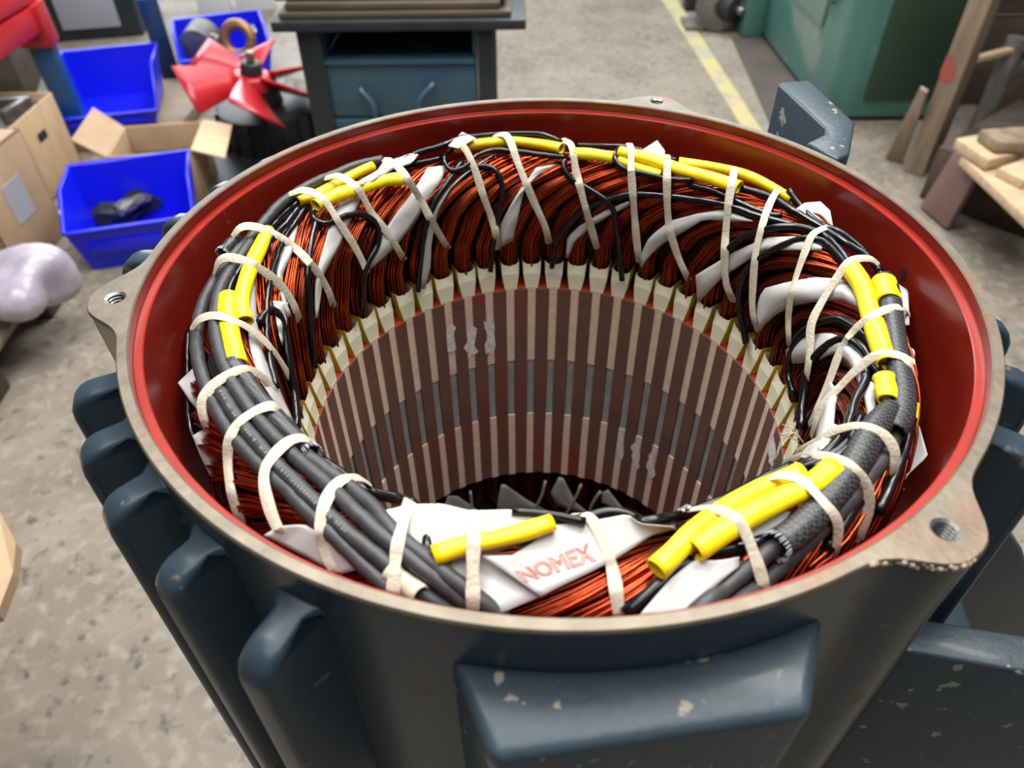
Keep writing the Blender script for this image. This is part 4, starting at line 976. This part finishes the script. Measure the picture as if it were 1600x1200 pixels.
for k in range(6):
    n = 8; V = []; a0 = R((205, 262, 322, 22, 75, 140)[k])
    for i in range(n):
        u = i/(n-1); rr = .060 + (.215 if k != 0 else .25)*u; tw = R(42 - 14*u); wd = .045 + .065*u
        for sgn in (-1, 1):
            a = a0 + .10*u
            c = Vector((rr*math.cos(a), rr*math.sin(a), 0)); tg = Vector((-math.sin(a), math.cos(a), 0))
            V.append(Mx @ (c + tg*sgn*wd*math.cos(tw) - Vector((0, 0, sgn*wd*math.sin(tw)))))
    F = [(2*i, 2*i+1, 2*i+3, 2*i+2) for i in range(n-1)]
    x = mesh('blade', V, F, M_REDPAINT, tf); md = x.modifiers.new('thick', 'SOLIDIFY'); md.thickness = .008
mt = floor_strip('floor_shade_sheet', [(318, 232), (500, 170), (540, 250), (345, 310)], .008, M_DARK); tag(mt, 'black sheet added to darken the floor under the fan cowl', 'mat')  # dark sheet added to paint the shading on the floor here
tm = thing('black_fan_cowl', 'black ribbed motor cowl under the red fan', 'cowl', (fc[0]+.03, fc[1]+.02, FL))
cyl('cowl_body', (0, 0, .0), (.0, .0, .15), .20, M_DARK, tm, 40)
for k in range(18):
    a = 2*math.pi*k/18; pbox('rib', .195, .215, -.006, .006, .01, .14, M_DARK, tm, .002).rotation_euler = (0, 0, a)
cyl('cowl_neck', (0, 0, .15), (-.01, -.01, .24), .07, M_DARK, tm)
scrap('metal_bracket', 'grey cast bracket between the red fan and the bench', 462, 150, FL+.07, (.06, .09, .07), M_CASTGREY)

# ---- workbench
BY = 1.765; bt = -.40
tw_ = thing('workbench', 'dark steel workbench with a petrol blue drawer underneath', 'bench', (-.32, BY, FL))
def bl(a): return pbox
xl, xr = at_z(440, 42, bt)[0], at_z(822, 44, bt)[0]
def W_(name, x0, x1, y0, y1, z0, z1, m, bevel=.003): 
    return pbox(name, x0+.32, x1+.32, y0-BY, y1-BY, z0-FL, z1-FL, m, tw_, bevel)
ztop = at_y(822, 31, BY)[2]; zbot = at_y(822, 47, BY)[2]
W_('bench_top', xl-.02, xr, BY, BY+.75, zbot, ztop, M_BENCH)
for x0, x1 in ((at_y(472, 120, BY)[0], at_y(508, 120, BY)[0]), (at_y(747, 100, BY)[0], at_y(771, 100, BY)[0])):
    W_('leg', x0, x1, BY+.02, BY+.08, FL, zbot, M_BENCH); W_('leg', x0, x1, BY+.62, BY+.68, FL, zbot, M_BENCH)
dx0, dx1 = at_y(508, 130, BY+.03)[0], at_y(747, 130, BY+.03)[0]
zd1 = at_y(620, 93, BY+.03)[2]; zd0 = at_y(620, 182, BY+.03)[2]; zs = at_y(620, 192, BY+.03)[2]
dr = W_('drawer', dx0+.004, dx1-.004, BY+.03, BY+.55, zd0, zd1, M_DRAWER, .006); dr['label'] = 'petrol blue drawer with two bail handles'
W_('drawer_case', dx0, dx1, BY+.56, BY+.60, zs, zbot, M_DRAWER); W_('case_floor', dx0, dx1, BY+.03, BY+.58, zs-.02, zd0-.006, M_DRAWER)
for xa in ((dx0-.0, dx0+.012), (dx1-.012, dx1)): W_('case_side', xa[0], xa[1], BY+.04, BY+.58, zd1+.002, zbot, M_DRAWER)
W_('drawer_lip', dx0+.006, dx1-.006, BY+.022, BY+.034, zd1-.012, zd1, M_DRAWER, .002)
for (pa, pb_) in (((566, 138), (590, 175)), ((676, 130), (657, 172))):
    A = at_y(*pa, BY+.028); B = at_y(pb_[0], pb_[1]+12, BY+.028)
    o = tube('handle', spline([A, A+(0, -.022, .002), (A*.6+B*.4)+(0, -.03, 0) + (B-A)*np.array([.5, 0, 0]), B+(0, -.025, .01), B], 16), .0075, M_DRAWER, None, 8)
    bpy.context.view_layer.update(); o.parent = dr; o.matrix_parent_inverse = dr.matrix_world.inverted()
o = cyl('tin_box', at_y(612, 86, BY+.16), at_y(672, 76, BY+.16), .022, M_METAL); tag(o, 'pale metal tube lying on top of the blue drawer', 'tube')
zz = ztop
for i, (y0, y1, h, x0, x1, lab) in enumerate([(.02, .30, .018, xl, xr-.04, 'lowest plank of the pile on the bench'), (.03, .31, .020, xl+.02, xr-.07, 'second plank from the bottom on the bench'), (.05, .30, .016, xl-.01, xr-.05, 'third plank from the bottom on the bench'), (.07, .33, .020, xl+.01, xr-.09, 'topmost plank of the pile on the bench')]):
    o = box('bench_plank', x0, x1, BY+y0, BY+y1, zz, zz+h, M_BENCHPLANK, None, .004); tag(o, lab, 'plank', 'planks on the bench'); zz += h + .0005
o = box('pale_card', xl+.04, xl+.10, BY+.10, BY+.2, zz, zz+.004, M_PLY, None, .001); tag(o, 'small pale card lying on the bench planks', 'card')

# ---- green machine, small motor
tg = thing('green_machine', 'big green painted machine cabinet with rounded corner standing on the floor', 'machine', (1.35, 2.75, FL))
pts = [(1.80, 2.75)] + [(1.36+.09 - .09*math.sin(a), 2.75+.09 - .09*math.cos(a)) for a in np.linspace(0, math.pi/2, 8)] + [(1.36, 4.2), (1.80, 4.2)]
bm = bmesh.new(); add_prism(bm, [(x-1.35, y-2.75) for x, y in pts], .02, 1.35); bm_obj('cabinet_body', bm, M_GREEN, tg, True, .01)
bm = bmesh.new(); add_prism(bm, [(x-1.35+(.02 if x < 1.6 else 0), y-2.75+.02) for x, y in pts], 0, .02); bm_obj('plinth', bm, M_GREENDARK, tg, False)
pbox('shaded_front_panel', .14, .43, -.012, .002, .10, 1.25, M_GREENDARK, tg, .006)  # panel that puts the shade of the front face into its colour
pbox('side_cover', -.004, .012, .30, .86, .30, 1.1, mat('pale_green_panel', (.16, .24, .215), .45), tg, .02)
pbox('side_handle', -.022, -.002, .20, .26, .42, .44, M_GREENDARK, tg, .004)
pbox('machine_foot', -.10, .02, 1.12, 1.42, 0, .5, M_GREEN, tg, .02)
for y in (1.16, 1.34): cyl('foot_bolt', (-.05, y, 0), (-.05, y, .515), .02, M_METAL, tg)
ts = thing('small_motor', 'small grey cast motor on the floor beside the green machine', 'motor', G(1122, 42))
cyl('motor_body', (.02, .12, .13), (-.04, -.10, .13), .125, M_CASTGREY, ts, 32); cyl('motor_cap', (-.02, -.03, .13), (.05, -.14, .13), .07, M_DARK, ts); cyl('shaft', (.05, -.14, .13), (.07, -.19, .13), .02, M_METAL, ts)
for s in (-1, 1): pbox('motor_foot', -.10+.1*s, .0+.1*s, -.08, .10, 0, .03, M_CASTGREY, ts)
o = box('black_block', -.07, .07, -.05, .05, 0, .14, M_DARK, None, .01, frame_at(G(1085, 14), 0)); tag(o, 'black block on the floor left of the small grey motor', 'block')
o = scrap('foil_ball', 'small shiny pale cup on the floor before the grey motor', 1118, 34, FL+.03, (.028, .028, .03), M_WHITE, 'cup')

# ---- timber post, boards and pipe at right
bm = bmesh.new(); Aq, Bq, Cq = G(1412, 268), G(1440, 278), G(1460, 262); Dq = Aq + Cq - Bq
t = thing('timber_post', 'upright pale timber post with a red paint smear', 'post', Bq)
add_prism(bm, [(q-Bq)[:2] for q in (Aq, Bq, Cq, Dq)], 0, 1.5); bm_obj('post_body', bm, M_WOOD, t, True, .004)
nn = np.array([-(Bq-Aq)[1], (Bq-Aq)[0], 0]); nn = -nn/np.linalg.norm(nn)
if nn[1] > 0: nn = -nn
def on_face(px, py):
    d = ray(px, py); tt = ((Bq-CAM)@nn)/(d@nn); return CAM+d*tt + nn*.0015
Pm = []
for i in range(14):
    a = 2*math.pi*i/14; Pm.append(on_face(1482 + 11*math.cos(a)*(1+.3*math.sin(3*a)) - 10*math.sin(a)*.4, 107 + 27*math.sin(a)*(1+.2*math.cos(2*a))) - Bq)
mesh('red_paint_smear', Pm, [tuple(range(14))], mat('faded_red_smear', (.34, .08, .06), .65), t, False)
def slab(name, quad, th, m, label, cat='board', zs=None, group=None):
    P = [np.array(at_z(*q)) for q in quad]; n = np.cross(P[1]-P[0], P[3]-P[0]); n /= np.linalg.norm(n); n = n if n[2] < 0 else -n
    V = P + [p + n*th for p in P]
    bm = bmesh.new(); vs = [bm.verts.new(v) for v in V]
    for f in ((0, 1, 2, 3), (7, 6, 5, 4), (0, 4, 5, 1), (1, 5, 6, 2), (2, 6, 7, 3), (3, 7, 4, 0)): bm.faces.new([vs[i] for i in f])
    return tag(bm_obj(name, bm, m, None, True, .003), label, cat, group)
slab('leaning_board', [(1386, 243, FL+.01), (1412, 250, FL+.01), (1452, 140, FL+.33), (1440, 133, FL+.33)], .02, M_WOOD, 'short board leaning against the timber post')
slab('fibre_sheet', [(1437, 322, FL+.01), (1478, 358, FL+.01), (1532, 262, -.86), (1499, 222, -.86)], .02, M_RUST, 'red brown panel leaning against the pile of boards')
slab('timber_board', [(1502, 243, -.84), (1610, 345, -.84), (1680, 300, -.84), (1560, 225, -.84)], .03, M_WOODLIGHT, 'broad orange brown board, lowest on the pile at right')
slab('timber_board', [(1494, 216, -.80), (1545, 250, -.80), (1600, 238, -.80), (1528, 210, -.80)], .035, M_WOODLIGHT, 'short pale board with a square end on the pile at right')
slab('timber_board', [(1532, 202, -.76), (1560, 222, -.76), (1680, 225, -.76), (1640, 194, -.76)], .035, M_WOOD, 'greyish board lying topmost on the pile at right')
slab('timber_board', [(1560, 262, -.81), (1600, 282, -.81), (1690, 270, -.81), (1620, 240, -.81)], .03, M_WOODLIGHT, 'pale board between the others on the pile at right')
cx = at_z(1600, 290, -.90)
o = box('dark_crate', -.15, .5, -.22, .30, 0, .20, M_WOODDARK, None, .006, frame_at((cx[0]+.16, cx[1]+.16, FL), 40)); tag(o, 'dark timber crate under the pile of boards', 'crate')
pb0 = np.array([1.93, 2.58, FL])
o = cyl('steel_pipe', pb0, (1.93, 2.58, -.70), .036, M_CASTGREY, None, 24); tag(o, 'short grey steel pipe standing behind the pile of boards', 'pipe')
o = beam('wooden_stick', at_z(1523, 93, -.74), at_z(1640, 62, -.74), .03, .022, M_WOODLIGHT); tag(o, 'thin pale stick lying across the steel pipe', 'stick')
tr = thing('plank_partition', 'dark horizontal plank partition behind the timber post', 'partition', (1.84, 2.92, FL))
for i in range(8): pbox('plank', 0, 2.4, .0 + .006*(i % 2), .04, .19*i + .004, .19*i+.182, M_WOODDARK, tr, .004)
for x in (.1, 1.2, 2.3): pbox('batten', x, x+.08, .04, .10, 0, 1.5, M_WOODDARK, tr, .004)
o = box('grey_steel_bar', 0, .5, -.03, .03, 0, .06, M_CASTGREY, None, .006, frame_at((2.10, 2.70, -.9), 20)); o.location = (0, 0, 0); tag(o, 'grey steel bar beside the pipe', 'bar')
o2 = box('dark_crate', 0, .5, -.1, .12, 0, .2, M_WOODDARK, None, .006, frame_at((2.10, 2.70, FL), 20)); tag(o2, 'dark crate carrying the grey steel bar beside the pipe', 'crate')

# ------------------------------------------------------------------ stand the whole scene on z = 0
for o in list(SC.objects):
    if o.parent is None and o.type not in ('CAMERA', 'LIGHT'): o.location.z += Z0
